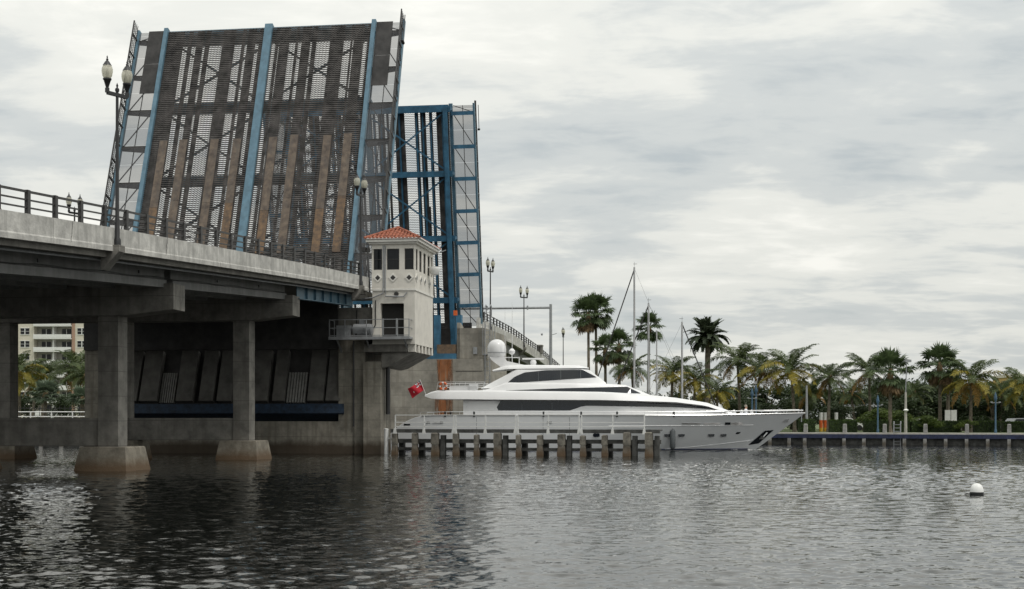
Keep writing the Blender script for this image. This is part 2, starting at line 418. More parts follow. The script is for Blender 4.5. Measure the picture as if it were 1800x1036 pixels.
# ================================================================== water
def water():
    rng = np.random.default_rng(3)
    ys = [6.0]
    while ys[-1] < 176: ys.append(ys[-1] * 1.0034 + 0.008)
    ys = np.array(ys); us = np.linspace(-0.52, 0.52, 940)
    Y, U = np.meshgrid(ys, us, indexing='ij')
    X = U * (Y + 9)
    Z = np.zeros_like(X)
    dx = (Y + 9) * (us[1] - us[0]); dy = Y * 0.0034 + 0.008
    grid = np.maximum(dx, dy)
    lam = np.geomspace(0.16, 5.5, 90)
    for k, L in enumerate(lam):
        th = rng.normal(0.2, 0.9) + math.pi / 2
        kx, ky = 2 * math.pi / L * math.cos(th), 2 * math.pi / L * math.sin(th)
        amp = L / 6.283 * 0.026 * (math.exp(-(math.log(L / 0.47)) ** 2 / (2 * 0.7 ** 2)) + 0.08)
        att = np.clip((L / grid - 1.0) / 1.2, 0, 1)
        ph = rng.uniform(0, 6.28)
        ph2 = 0.9 * np.sin(0.13 * X * rng.uniform(.6, 1.4) + 0.17 * Y + rng.uniform(0, 6))
        q = np.sin(kx * X + ky * Y + ph + ph2)
        Z += amp * att * (q + 0.25 * np.cos(2 * (kx * X + ky * Y + ph + ph2)))
    # gusts: calmer and rougher patches
    g = 0.8 + 0.35 * np.sin(0.09 * X + 1.1 * np.sin(0.05 * Y)) * np.sin(0.11 * Y + 0.6 * np.sin(0.07 * X))
    Z *= g
    # bow wave and wake along the yacht
    nr, nc = Y.shape
    co = np.stack([X, Y, Z], -1).reshape(-1, 3).astype(np.float32)
    idx = np.arange(nr * nc).reshape(nr, nc)
    fc = np.stack([idx[:-1, :-1], idx[:-1, 1:], idx[1:, 1:], idx[1:, :-1]], -1).reshape(-1, 4)
    me = bpy.data.meshes.new('water')
    me.vertices.add(len(co)); me.vertices.foreach_set('co', co.ravel())
    me.loops.add(fc.size); me.loops.foreach_set('vertex_index', fc.ravel().astype(np.int32))
    me.polygons.add(len(fc)); me.polygons.foreach_set('loop_start', np.arange(0, fc.size, 4, dtype=np.int32))
    me.polygons.foreach_set('use_smooth', np.ones(len(fc), dtype=bool))
    me.update(calc_edges=True)
    m = bpy.data.materials.new('water'); m.use_nodes = True
    t = m.node_tree; b = t.nodes['Principled BSDF']; n, l = t.nodes.new, t.links.new
    b.inputs['Base Color'].default_value = (0.004, 0.005, 0.004, 1)
    b.inputs['Roughness'].default_value = 0.02
    b.inputs['IOR'].default_value = 1.45
    g_ = n('ShaderNodeNewGeometry')
    hs = []
    for sc, de, st in ((4.5, 3, (1.0, 1.8, 1)), (1.1, 3, (0.8, 1.6, 1))):
        mp = n('ShaderNodeMapping'); mp.inputs['Scale'].default_value = st; mp.inputs['Rotation'].default_value = (0, 0, 0.3 * sc)
        l(g_.outputs['Position'], mp.inputs[0])
        no = n('ShaderNodeTexNoise'); no.inputs['Scale'].default_value = sc; no.inputs['Detail'].default_value = de
        no.inputs['Roughness'].default_value = 0.6
        l(mp.outputs[0], no.inputs['Vector']); hs.append(no.outputs[0])
    b1 = n('ShaderNodeBump'); b1.inputs['Strength'].default_value = 1.0; b1.inputs['Distance'].default_value = 0.004
    b2 = n('ShaderNodeBump'); b2.inputs['Strength'].default_value = 1.0; b2.inputs['Distance'].default_value = 0.03
    l(hs[0], b1.inputs['Height']); l(hs[1], b2.inputs['Height']); l(b2.outputs[0], b1.inputs['Normal']); l(b1.outputs[0], b.inputs['Normal'])
    me.materials.append(m)
    o = obj('water', me); tag(o, kind='structure')
    far = MB().add([(-3000, -3000, -.5), (3000, -3000, -.5), (3000, 200, -.5), (-3000, 200, -.5)], [(0, 1, 2, 3)])
    fm = far.mesh('water', 'glass'); fm.materials.clear(); fm.materials.append(m)
    tag(obj('water', fm), kind='structure')
water()
# ================================================================== ground
QL = [(-150, 136), (-34, 136), (-30, 158), (-6, 156.2), (0, 153.6), (28.6, 143.0), (48.8, 135.5), (125, 107)]
def ground():
    b = MB()
    n = len(QL)
    far = [(-2500, 3500), (2500, 3500)]
    top = [(x, y, 1.1) for x, y in QL]
    V = top + [(x, y, -3.0) for x, y in QL] + [(2500, 107, 1.1), (2500, 4000, 1.1), (-2500, 4000, 1.1), (-2500, 136, 1.1)]
    k = 2 * n
    b.add(V, [tuple(range(n - 1, -1, -1))[::-1] + (k, k + 1, k + 2, k + 3)])
    tag(b.build('ground', 'grass'), kind='structure')
ground()
def quay(name, label, p0, p1, navy=True, bollards=True, up=0.0):
    p0, p1 = Vector((*p0, 0)), Vector((*p1, 0)); d = p1 - p0; Ln = d.length
    o = thing(name, label, 'seawall', p0 + Vector((0, 0, up)), math.atan2(d.y, d.x))
    MB().box(0, Ln, -0.25, 2.2, 0.98, 1.16).build('cap', 'cap', o)
    MB().box(0, Ln, 0.05, 0.5, -2.5, 0.975).build('sheet_wall', 'timber_dark', o)
    MB().box(0, Ln, -0.36, -0.253, 0.62, 1.02).build('wale', 'navy' if navy else 'white', o)
    pile = MB().frus(0, 0, -2, 0.6, .16, .16, .15, .15).mesh('pile', 'pile_grey')
    bol = MB().frus(0, 0, 1.1, 2.0, .19, .19, .17, .17).frus(0, 0, 2.0, 2.05, .17, .17, .1, .1).mesh('bollard', 'pile_grey')
    k = 0; x = 0.9
    while x < Ln:
        obj('pile', pile, o, (x, -0.5, 0))
        if bollards and k % 2 == 0: obj('bollard', bol, o, (x, -0.12 + 0.25, 0))
        x += 1.93; k += 1
    return o
qa = quay('seawall', 'long seawall with navy timber wale below the palm lined park', QL[4], QL[5])
qb = quay('seawall', 'seawall stretch with concrete bollards at the right edge of the park', QL[5], QL[7])
quay('seawall', 'short seawall beside the far bridge pier behind the yacht', QL[3], QL[4], True, False)
quay('seawall', 'distant seawall seen under the left spans of the bridge', QL[0], QL[1], False, False, 1.0)
tag(MB().box(-150, -34, 136.5, 190, 1.0, 2.12).build('terrain', 'grass'), kind='structure')
# ================================================================== near approach
bents_y = [-33.6, -14.0]
def approach_near():
    o = bthing('bridge_approach', 'near concrete bridge approach with weathered parapet rising towards the raised leaf', 'bridge', 0, -74, 0)
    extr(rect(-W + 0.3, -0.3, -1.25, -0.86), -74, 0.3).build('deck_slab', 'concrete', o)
    extr(rect(-W + 1.4, -1.4, -0.858, -0.80), -74, 0.3).build('roadway', 'asphalt', o)
    prof = [(0.0, -1.0), (0.0, -0.80), (-0.03, -0.74), (-0.03, 0.0), (-0.28, 0.0), (-0.34, -0.5), (-0.34, -1.0)]
    y = -74.0
    lampgap = bpx(206)
    while y < -0.2:
        y1 = min(y + 6.12, -0.2)
        if y < lampgap < y1:
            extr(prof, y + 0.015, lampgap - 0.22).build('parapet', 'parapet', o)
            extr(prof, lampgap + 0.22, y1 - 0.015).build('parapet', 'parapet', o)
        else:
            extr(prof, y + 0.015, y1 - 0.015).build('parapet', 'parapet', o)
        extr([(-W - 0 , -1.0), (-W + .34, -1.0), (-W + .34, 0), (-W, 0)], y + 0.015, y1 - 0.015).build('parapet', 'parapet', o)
        y = y1
    # girders
    gp = [(0.0, -2.15), (0.0, -1.78), (-0.12, -1.72), (-0.12, -1.252), (-0.62, -1.252), (-0.62, -1.72), (-0.74, -1.78), (-0.74, -2.15)]
    for (a, b) in ((-74, -34.0), (-33.2, -14.4)):
        for k in range(9):
            xo = -1.75 - k * (W - 4.3) / 8
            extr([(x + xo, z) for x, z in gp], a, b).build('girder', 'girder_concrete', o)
    # steel flanking girder beside the pier, haunched
    for k in range(5):
        xo = -1.35 - k * (W - 3.2) / 4
        m = MB(); n = 8
        for i in range(n):
            a = -13.6 + 13.5 * i / n; b = -13.6 + 13.5 * (i + 1) / n
            za, zb = pz(a), pz(b); da = 2.05; db = 2.05
            m.hexa([(xo - .02, a, za - da), (xo + .02, a, za - da), (xo + .02, b, zb - db), (xo - .02, b, zb - db),
                    (xo - .02, a, za - 1.26), (xo + .02, a, za - 1.26), (xo + .02, b, zb - 1.26), (xo - .02, b, zb - 1.26)])
            m.hexa([(xo - .22, a, za - da - .05), (xo + .22, a, za - da - .05), (xo + .22, b, zb - db - .05), (xo - .22, b, zb - db - .05),
                    (xo - .22, a, za - da), (xo + .22, a, za - da), (xo + .22, b, zb - db), (xo - .22, b, zb - db)])
        for i in range(1, 7):
            a = -13.6 + 13.5 * i / 7; m.box(xo, xo + .16, a - .012, a + .012, pz(a) - 2.05, pz(a) - 1.27)
        m.build('steel_girder', 'blue', o)
    # service pipe and cable under the parapet
    pts = [(-0.75, y_, pz(y_) - 1.33) for y_ in np.linspace(-74, -0.5, 40)]
    MB().tube(pts, 0.055, 6).build('service_pipe', 'galv', o)
    pts = [(-1.72, y_, pz(y_) - 1.70 - 0.03 * math.sin(y_ * 1.1)) for y_ in np.linspace(-74, -14.6, 90)]
    MB().tube(pts, 0.018, 5).build('cable', 'black', o)
    for yy in (-47.5, -37.5, -27, -20):
        MB().tube([(-1.70, yy, pz(yy) - 1.45), (-1.70, yy + .02, pz(yy) - 1.6)], 0.05, 6).build('vent', 'black', o)
    # cracks down the parapet
    for yy in (-47.9, -38.2):
        random.seed(int(-yy)); pts = [(0.002, yy + random.uniform(-.05, .05) - j * .02, pz(yy) - .02 - j * .12) for j in range(8)]
        MB().tube(pts, 0.009, 4).build('crack', 'crack', o)
    # lamp bracket pedestals
    railing(o, -74, -1.0, -0.17)
    return o
def railing(o, y0, y1, x, mt='dark_rail'):
    post = MB().box(-.07, .07, -.11, .11, 0, 0.9).box(-.085, .085, -.13, .13, 0, .03).mesh('railing_post', mt)
    ref = bpx(190)
    n0 = math.ceil((y0 - ref) / 2.22); n1 = math.floor((y1 - ref) / 2.22)
    prev = None
    for k in range(n0, n1 + 1):
        y = ref + 2.22 * k
        off = OFF[o.name]
        obj('railing_post', post, o, (x - off[0], y - off[1], pz(y) - off[2]))
        if prev is not None:
            for hz, hh in ((0.84, .09), (0.53, .06), (0.24, .06)):
                MB().beam((x, prev, pz(prev) + hz), (x, y, pz(y) + hz), 0.06, hh).build('rail', mt, o)
        prev = y
approach_near()
def bent(label, y, capz, colx, foot_h=1.05):
    o = bthing('bridge_bent', label, 'bridge support', -W / 2, y, 0)
    xs = -W + 0.2; z1 = capz; zt = capz - 1.28; zb = capz - 1.55
    poly = [(-1.25, z1), (-1.25, zt), (-3.9, zb), (xs + 2.6, zb), (xs, zt), (xs, z1)]
    MB().prism(poly, lambda u, v, d: (u, d, v), y - 0.75, y + 0.75).build('cap_beam', 'concrete', o)
    for x in colx:
        MB().box(x - .53, x + .53, y - .55, y + .55, 1.0, zb - .002).build('column', 'concrete', o)
        MB().frus(x, y, -2.5, 1.15, 1.72, 2.15, 1.2, 1.22).frus(x, y, 1.15, 1.2, 1.2, 1.22, 1.14, 1.16).build('footing', 'footing', o)
    for a, b in zip(colx[:-1], colx[1:]):
        MB().box(b + .532, a - .532, y - .45, y + .45, 1.22, 2.63).build('strut', 'concrete', o)
    for k in range(9):
        xo = -2.12 - k * (W - 4.3) / 8
        MB().box(xo - .3, xo + .3, y - .55, y + .55, capz + .002, pz(y) - 2.16).build('bearing_block', 'concrete', o)
bent('nearest bridge bent on stained tapered footings at the far left', bents_y[0], 9.28, [-4.75, -12.85, -20.9])
bent('second bridge bent on tapered footings in front of the raised leaf', bents_y[1], 10.38, [-4.7, -12.85, -20.9])
# ================================================================== lamps
def make_lamp():
    o = thing('street_lamp', 'x', 'street lamp')
    MB().lathe([(.16, 0), (.16, .25), (.11, .35), (.11, 1.1), (.085, 1.2), (.06, 6.55), (.09, 6.58), (.09, 6.68), (.03, 6.74), (.05, 6.82), (.0, 6.95)], n=10).build('pole', 'black', o, True)
    MB().beam((-.55, 0, 6.42), (.55, 0, 6.42), .12, .15).beam((-.55, 0, 6.42), (-.55, 0, 6.62), .13).beam((.55, 0, 6.42), (.55, 0, 6.62), .13).build('cross_arm', 'black', o)
    for sx in (-.55, .55):
        h = MB().lathe([(.05, 6.6), (.08, 6.7), (.15, 6.93), (.18, 6.96), (.18, 7.02)], (sx, 0, 0), 10).build('lamp_holder', 'black', o, True)
        g = MB().lathe([(.14, 7.022), (.2, 7.12), (.235, 7.3), (.23, 7.42), (.18, 7.56)], (sx, 0, 0), 14).build('lamp_globe', 'globe', o, True)
        MB().lathe([(.045, 7.024), (.05, 7.2), (.07, 7.3), (.03, 7.4)], (sx, 0, 0), 8).build('bulb', 'white', g, True)
        MB().lathe([(.19, 7.562), (.17, 7.6), (.09, 7.73), (.04, 7.78), (.055, 7.83), (.02, 7.87), (.035, 7.92), (.0, 8.0)], (sx, 0, 0), 10).build('lamp_cap', 'black', o, True)
    return o
lamp0 = make_lamp(); used = [False]
def lamp(px, label, x=0.05, dz=-.75, ry=None, bracket=True):
    y = bpx(px, x); o = lamp0 if not used[0] else copy_tree(lamp0); used[0] = True
    o.location = bw(x, y, pz(y) + dz); o.rotation_euler = (0, 0, R(58) if ry is None else ry)
    o['label'] = label; o['group'] = 'twin globe lamps along the bridge'
    if bracket:
        sx = 1 if x > -1 else -1
        bq = MB().hexa([(-.3 - .2 * 0, -.3, -.28), (.22, -.3, -.28), (.22, .3, -.28), (-.3, .3, -.28), (-.3, -.3, -.002), (.22, -.3, -.002), (.22, .3, -.002), (-.3, .3, -.002)])
        bq.hexa([(-.6, -.3, -1.05), (-.5, -.3, -1.05), (-.5, .3, -1.05), (-.6, .3, -1.05), (-.6, -.3, -.282), (.2, -.3, -.282), (.2, .3, -.282), (-.6, .3, -.282)])
        q = bq.build('bracket', 'concrete', o); q.rotation_euler = (0, 0, -A - o.rotation_euler[2] + (0 if sx > 0 else math.pi))
    return o
lamp(206, 'tall twin globe lamp on the near parapet at the left edge of the raised leaf')
lamp(634, 'twin globe lamp before the raised leaf, beside the white control tower', ry=R(68))
lamp(862, 'twin globe lamp nearest the far pier, right of the blue leaf', ry=R(60))
lamp(921, 'twin globe lamp halfway down the far bridge approach', ry=R(40))
lamp(990, 'farthest twin globe lamp, right of the far approach', ry=R(80))
lamp(131, 'small distant twin globe lamp above the parapet at far left', x=-W - .05, ry=R(58))
# ================================================================== near bascule pier
def pier_near():
    o = bthing('bascule_pier', 'near concrete bascule pier with dark counterweight pit under the tower', 'bridge pier', -11, 4.5, 0)
    MB().box(-22.3, -2.5, 0.5, 1.3, -3, 2.38).build('front_wall', 'concrete_pier', o)
    MB().box(-22.3, -2.5, 1.3, 9.6, -3, 1.0).build('pit_floor', 'concrete', o)
    MB().box(-22.3, -2.5, 9.6, 10.4, -3, 11.3).build('back_wall', 'concrete', o)
    MB().box(-22.3, -19.6, 0.5, 9.6, 2.382, 10.6).build('side_wall', 'concrete_pier', o)
    MB().box(-2.498, -1.25, 0.5, 10.4, -3, 8.35).build('side_wall', 'concrete_pier', o)
    MB().box(-1.248, -.45, 0.35, 8.5, -3, 8.35).build('buttress', 'concrete_pier', o)
    MB().box(-.448, 0.85, -0.15, 1.5, -3, 6.75).build('pilaster', 'concrete_pier', o)
    MB().tube([(-1.3, .38, 2.0), (-1.3, .38, 8.3)], .07, 8).build('drain_pipe', 'black', o)
    MB().tube([(1.12, 1.0, 2.9), (1.12, 1.0, 6.9)], .17, 8).build('fender_post', 'black', o)
    # deck edge above the pit; header hung low and coloured dark to shade it
    MB().box(-22.3, -2.5, 0.32, .9, 7.75, 11.9).build('pit_header', 'dark_steel', o)
    MB().box(-22.3, -.4, 0.91, 2.4, 11.4, 11.95).build('pit_roof', 'concrete', o)
    return o
pier_near()
# ================================================================== bascule leaves
LL = 23.9; HW = 8.83; OW = 11.27
def make_leaf(name, label, cat_, blue, wgt):
    o = thing(name, label, 'drawbridge leaf')
    blu = 'blue' if not blue else 'blue_deep'
    # curbs and median
    for x, w_ in ((-HW, .34), (HW, .34), (0, .64)):
        MB().box(x - w_ / 2, x + w_ / 2, 0.4, LL + .12, -.2, .24).build('median' if x == 0 else 'curb', 'blue', o)
    # open grating, zigzag bars
    for side in (0, 1):
        x0, x1 = (-HW + .172, -.322) if side == 0 else (.322, HW - .172)
        n = 66; xs = np.linspace(x0, x1, n); ls = np.arange(.5, LL, .18)
        V = []; Fs = []
        for l_ in ls:
            base = len(V)
            for i, x in enumerate(xs):
                zz = .024 if i % 2 else -.024
                hb_ = .046 if not blue else .03; a, b = l_ + zz - hb_, l_ + zz + hb_
                V += [(x, a, -.055), (x, b, -.055), (x, b, 0), (x, a, 0)]
            for i in range(n - 1):
                p = base + 4 * i; q = p + 4
                Fs += [(p + j, p + (j + 1) % 4, q + (j + 1) % 4, q + j) for j in range(4)]
        g = MB(); g.v = V; g.f = Fs; g.m = [0] * len(Fs)
        tag(g.build('grating', 'grating', o), kind='stuff')
    # solid strips under the grating, the gaps between them are open to the sky
    wl = [(.088, .112), (.131, .152), (.185, .196), (.218, .28), (.34, .375), (.389, .401), (.44, .456), (.472, .478)]
    wr = [(.519, .538), (.552, .556), (.603, .633), (.646, .662), (.704, .713), (.733, .798), (.863, .895), (.904, .909), (.955, .974)]
    ed = [0.012] + [v for p in wl for v in p] + [0.484, 0.514] + [v for p in wr for v in p] + [0.99]
    for i in range(0, len(ed) - 1, 2):
        a, b = ed[i], ed[i + 1]
        xa, xb = -HW + a * 2 * HW, -HW + b * 2 * HW
        MB().box(xa, xb, .5, LL - .1, -.14, -.07).build('deck_strip', 'grating', o)
        if xb - xa > .25:
            c = (xa + xb) / 2
            MB().box(c - .08, c + .08, .5, LL - .4, -.36, -.142).build('stringer', blu, o)
    # floor beams
    for i, l_ in enumerate((3.7, 10.2, 16.9, LL - .42)):
        m = MB().box(-HW - .2, HW + .2, l_ - .14, l_ + .14, -1.35, -.365)
        m.box(-HW - .2, HW + .2, l_ - .3, l_ + .3, -1.42, -1.352)
        if i == 3:
            for k in range(13):
                x = -HW + .7 + k * (2 * HW - 1.4) / 12; m.box(x - .03, x + .03, l_ + .142, l_ + .32, -1.35, -.37)
            m.box(-HW + .2, HW - .2, LL - .5, LL + .02, -.364, -.142)
        m.build('floor_beam', blu, o)
    # main girders
    for sx in (-1, 1):
        m = MB(); x = sx * (HW - .35)
        m.hexa([(x - .03, -4, -2.0), (x + .03, -4, -2.0), (x + .03, LL - .3, -1.4), (x - .03, LL - .3, -1.4), (x - .03, -4, -.5), (x + .03, -4, -.5), (x + .03, LL - .3, -.5), (x - .03, LL - .3, -.5)])
        m.hexa([(x - .24, -4, -2.1), (x + .24, -4, -2.1), (x + .24, LL - .3, -1.5), (x - .24, LL - .3, -1.5), (x - .24, -4, -2.0), (x + .24, -4, -2.0), (x + .24, LL - .3, -1.4), (x - .24, LL - .3, -1.4)])
        m.build('main_girder', blu, o)
    # cross bracing
    bl = [3.7, 10.2, 16.9, LL - .42]
    for a, b in zip(bl[:-1], bl[1:]):
        for c0, c1 in ((-HW + .5, 0), (0, HW - .5)):
            for p, q in ((c0, c1), (c1, c0)):
                MB().beam((p, a + .3, -1.0), (q, b - .3, -1.0), .15, .15, up=(0, 0, 1)).build('cross_brace', blu, o)
    # worn wheel plates on the lower half
    for f_ in (.067, .162, .31, .416, .584, .682, .836, .93):
        x = -HW + f_ * 2 * HW; r1 = random.uniform(.36, .5); top = 13.5 + random.uniform(-.15, .1)
        MB().box(x - .33, x + .33, 3.2, 3.2 + (top - 3.2) * r1 - .01, .002, .03).build('wheel_plate', 'plate2' if random.random() < .6 else 'plate', o)
        MB().box(x - .33, x + .33, 3.2 + (top - 3.2) * r1 + .01, top, .002, .03).build('wheel_plate', 'plate', o)
    # sidewalks
    brl = [3.0, 6.3, 9.65, 12.95, 16.3, 19.6, 23.0]
    for sx in (-1, 1):
        for l_ in brl:
            xa, xb = sx * (HW + .18), sx * (OW)
            MB().prism([(xa, -.06), (xa, -.75), (xb, -.28), (xb, -.06)], lambda u, v, d: (u, d, v), l_ - .09, l_ + .09).prism(
                [(xa, -.76), (xb, -.29), (xb, -.33), (xa, -.80)], lambda u, v, d: (u, d, v), l_ - .2, l_ + .2).build('bracket', blu if blue else 'dark_steel', o)  # near brackets: dark colour stands in for blue paint in shade
        MB().box(sx * OW - .09, sx * OW + .09, 1.0, LL + .1, -.3, .1).build('edge_beam', 'blue' if sx < 0 else blu, o)
        bb = [0.6] + brl + [LL]
        for i in range(len(bb) - 1):
            a, b = bb[i] + .1, bb[i + 1] - .1
            if b - a < .3: continue
            xa, xb = HW + .2, OW - .1; mid = (xa + xb) / 2
            for (p, q) in ((xa, mid - .02), (mid + .02, xb)):
                for h0, h1 in ((a, (a + b) / 2 - .012), ((a + b) / 2 + .012, b)):
                    u0, u1 = sorted((sx * p, sx * q))
                    MB().box(u0, u1, h0, h1, -.04, -.03).build('mesh_panel', 'mesh', o)
            MB().beam((sx * mid, a, -.12), (sx * mid, b, -.12), .05, .1).build('sidewalk_stringer', 'dark_steel', o)
            MB().beam((sx * (xa + .1), b, -.2), (sx * (xb - .05), a, -.2), .07).build('sidewalk_brace', 'dark_steel', o)
        # solid plates near the tip
        u0, u1 = sorted((sx * (HW + .2), sx * (HW + 1.55)))
        if not blue: MB().box(u0, u1, 17.9, 20.7, -.015, 0.0).build('cover_plate', 'dark_steel', o)
        if not blue: MB().box(u0, u1, 20.72, LL, -.01, 0.004).build('cover_plate', 'dark_steel', o)
        # railing: posts stand square to the deck
        xr = sx * (OW + .02)
        for l_ in np.arange(1.4, LL + .2, 1.66):
            MB().box(xr - .05, xr + .05, l_ - .06, l_ + .06, -.28, 1.12).build('railing_post', 'dark_rail', o)
        for h_, t_ in ((1.08, .09), (.8, .04), (.55, .04), (.3, .04)):
            MB().beam((xr, 1.0, h_), (xr, LL + .35, h_), t_, t_ * 1.2).build('rail', 'dark_rail', o)
        pk = MB()
        for l_ in np.arange(1.2, LL + .1, .17): pk.box(xr - .012, xr + .012, l_ - .014, l_ + .014, .12, 1.06)
        tag(pk.build('pickets', 'dark_rail', o), kind='stuff')
        for l0 in np.arange(3.0, LL - 2, 3.32):
            MB().beam((xr + sx * .06, l0, -.25), (xr + sx * .06, l0 + 1.6, 1.0), .05).build('railing_brace', 'dark_rail', o)
    # navigation light on the right rail
    xr = (OW + .3) * (1 if wgt else -1)
    MB().beam((xr, LL - 2.6, .9), (xr, LL - .1, .9), .06).lathe([(.1, -.3), (.13, -.25), (.13, .1), (.05, .2)], (xr, LL - 2.6, .9), 8).build('navigation_light', 'black', o)
    # tail and counterweight
    MB().box(-9.0, 9.0, -8.9, -4.4, -2.6, -1.0).build('counterweight', 'dark_steel', o)
    bx_ = [(-8.9, -8.0, 0), (-7.8, -6.9, 1), (-6.7, -5.3, 1), (-5.2, -4.0, 0), (-3.8, -2.5, 1), (-2.0, -.9, 1), (-.6, .5, 1), (.7, 1.9, 0), (2.0, 3.3, 1), (3.7, 4.6, 1), (4.7, 6.2, 0), (6.4, 7.6, 1), (7.8, 8.9, 1)]
    for a, b, blk in bx_:
        if blk: MB().box(a, b, -8.75, -4.7, -.998, -.45).build('counterweight_block', 'block', o)
        else:
            m = MB(); k = 7; st = (b - a) / k
            for j in range(k): m.box(a + j * st + .02, a + (j + 1) * st - .05, -8.8, -6.4, -.998, -.72)
            m.build('corrugated_panel', 'panel', o)
    MB().box(-9.2, 9.2, -9.7, -8.95, -2.4, -.6).build('tail_girder', 'tail', o)
    return o
leaf = make_leaf('bascule_leaf', 'raised near leaf with dark steel grating, rusty wheel plates and blue median', 'leaf', False, True)
leaf.matrix_world = Matrix.Translation(bw(-OW, 3.0, 12.3)) @ Matrix.Rotation(-A, 4, 'Z') @ Matrix.Rotation(R(70), 4, 'X')
leaf2 = make_leaf('bascule_leaf', 'raised far leaf showing its bright blue steel underside behind the tower', 'leaf', True, False)
leaf2.matrix_world = Matrix.Translation(bw(-OW, 48.6, 11.75)) @ Matrix.Rotation(-A + math.pi, 4, 'Z') @ Matrix.Rotation(R(78), 4, 'X')
# ================================================================== control tower
def tower():
    o = bthing('control_tower', 'white bridge tender tower with red tiled hip roof beside the raised leaf', 'tower', 1.7, 3.2, 8)
    x0, x1, y0, y1 = 0.25, 3.4, -0.2, 6.3
    ym = (y0 + y1) / 2; xm = (x0 + x1) / 2
    # lower block with a doorway, built round the opening
    dz0, dz1, dx0, dx1 = 8.56, 10.98, 0.85, 2.6
    MB().box(x0, dx0, y0, y1, 8.0, 11.9).box(dx1, x1, y0, y1, 8.0, 11.9).box(dx0, dx1, y0, y1, dz1, 11.9).box(dx0, dx1, y0, y1, 8.0, dz0).build('lower_wall', 'stucco', o)
    MB().box(dx0, dx1, y0 + .5, y0 + .55, dz0, dz1).build('door', 'interior', o)
    MB().box(x0 - .08, x1 + .06, y0 - .07, y1 + .07, 11.902, 12.06).build('band', 'trim', o)
    a0, a1, b0, b1 = x0 - .04, x1 + .03, y0 - .04, y1 + .04
    zs0, zs1 = 13.42, 14.95
    MB().box(a0, a1, b0, b1, 12.062, zs0).build('upper_wall', 'stucco', o)
    MB().box(a0, a1, b0, b1, zs1, 15.28).build('window_head', 'stucco', o)
    wf = [(0.34, .98), (1.34, 2.26), (2.66, 3.33)]
    ws = [(b0 + .08, b0 + .95), (b0 + 1.5, b0 + 2.35), (b0 + 2.95, b0 + 3.8), (b0 + 4.45, b0 + 5.3), (b1 - .9, b1 - .1)]
    # mullion walls
    def fill(edges, lo, hi, fn):
        c = lo
        for a, b in edges + [(hi, hi)]:
            if a - c > .02: fn(c, a)
            c = b
    fill(wf, a0, a1, lambda p, q: MB().box(p, q, b0, b0 + .3, zs0 + .001, zs1 - .001).build('window_pier', 'stucco', o))
    fill(wf, a0, a1, lambda p, q: MB().box(p, q, b1 - .3, b1, zs0 + .001, zs1 - .001).build('window_pier', 'stucco', o))
    fill(ws, b0 + .302, b1 - .302, lambda p, q: MB().box(a1 - .3, a1, p, q, zs0 + .001, zs1 - .001).build('window_pier', 'stucco', o))
    fill(ws, b0 + .302, b1 - .302, lambda p, q: MB().box(a0, a0 + .3, p, q, zs0 + .001, zs1 - .001).build('window_pier', 'stucco', o))
    for a, b in wf:
        w_ = MB().box(a, b, b0 + .1, b0 + .12, zs0 + .01, zs1 - .01).build('window', 'glass', o)
        m = MB()
        for z in (zs0 + .03, (zs0 + zs1) / 2, zs1 - .05): m.box(a, b, b0 + .06, b0 + .098, z - .02, z + .02)
        for x in (a + .03, b - .03): m.box(x - .03, x + .03, b0 + .065, b0 + .099, zs0 + .01, zs1 - .01)
        m.build('window_frame', 'dark_rail', w_)
    for a, b in ws:
        w_ = MB().box(a1 - .12, a1 - .10, a, b, zs0 + .01, zs1 - .01).build('window', 'glass', o)
        m = MB()
        for z in (zs0 + .03, (zs0 + zs1) / 2, zs1 - .05): m.box(a1 - .098, a1 - .06, a, b, z - .02, z + .02)
        for x in (a + .03, b - .03): m.box(a1 - .099, a1 - .065, x - .03, x + .03, zs0 + .01, zs1 - .01)
        m.build('window_frame', 'dark_rail', w_)
    # diamond vents
    def dia(c, ax):
        def f(u, v, d): return (c[0] + u, c[1] - d, c[2] + v) if ax == 0 else (c[0] + d, c[1] + u, c[2] + v)
        q = MB().prism([(-.33, 0), (0, -.33), (.33, 0), (0, .33)], f, -.01, .05).build('diamond_frame', 'trim', o)
        MB().prism([(-.2, 0), (0, -.2), (.2, 0), (0, .2)], f, .0501, .056).build('diamond_grille', 'dark_rail', q)
    for x in (.66, 1.8, 3.0): dia((x, b0, 12.84), 0)
    for y in (.45, 1.95, 3.4, 5.1): dia((a1, b0 + y, 12.84), 1)
    # cornice
    MB().box(a0 - .18, a1 + .18, b0 - .18, b1 + .18, 15.282, 15.42).box(a0 - .36, a1 + .36, b0 - .36, b1 + .36, 15.422, 15.60).build('cornice', 'trim', o)
    MB().tube([(a0 - .42, b0 - .42, 15.66), (a1 + .42, b0 - .42, 15.66), (a1 + .42, b1 + .42, 15.66), (a0 - .42, b1 + .42, 15.66)], .06, 6, closed=True).build('gutter', 'white', o)
    # hip roof with barrel tiles
    e0, e1, f0, f1 = a0 - .45, a1 + .45, b0 - .45, b1 + .45
    ze, zt = 15.62, 16.62; hw = (e1 - e0) / 2; cx = (e0 + e1) / 2
    r0, r1 = (cx, f0 + hw, zt), (cx, f1 - hw, zt)
    core = MB().add([(e0, f0, ze), (e1, f0, ze), (e1, f1, ze), (e0, f1, ze), r0, r1], [(0, 1, 4), (1, 2, 5, 4), (2, 3, 5), (3, 0, 4, 5), (3, 2, 1, 0)])
    rf = core.build('roof', 'tile', o)
    t = MB()
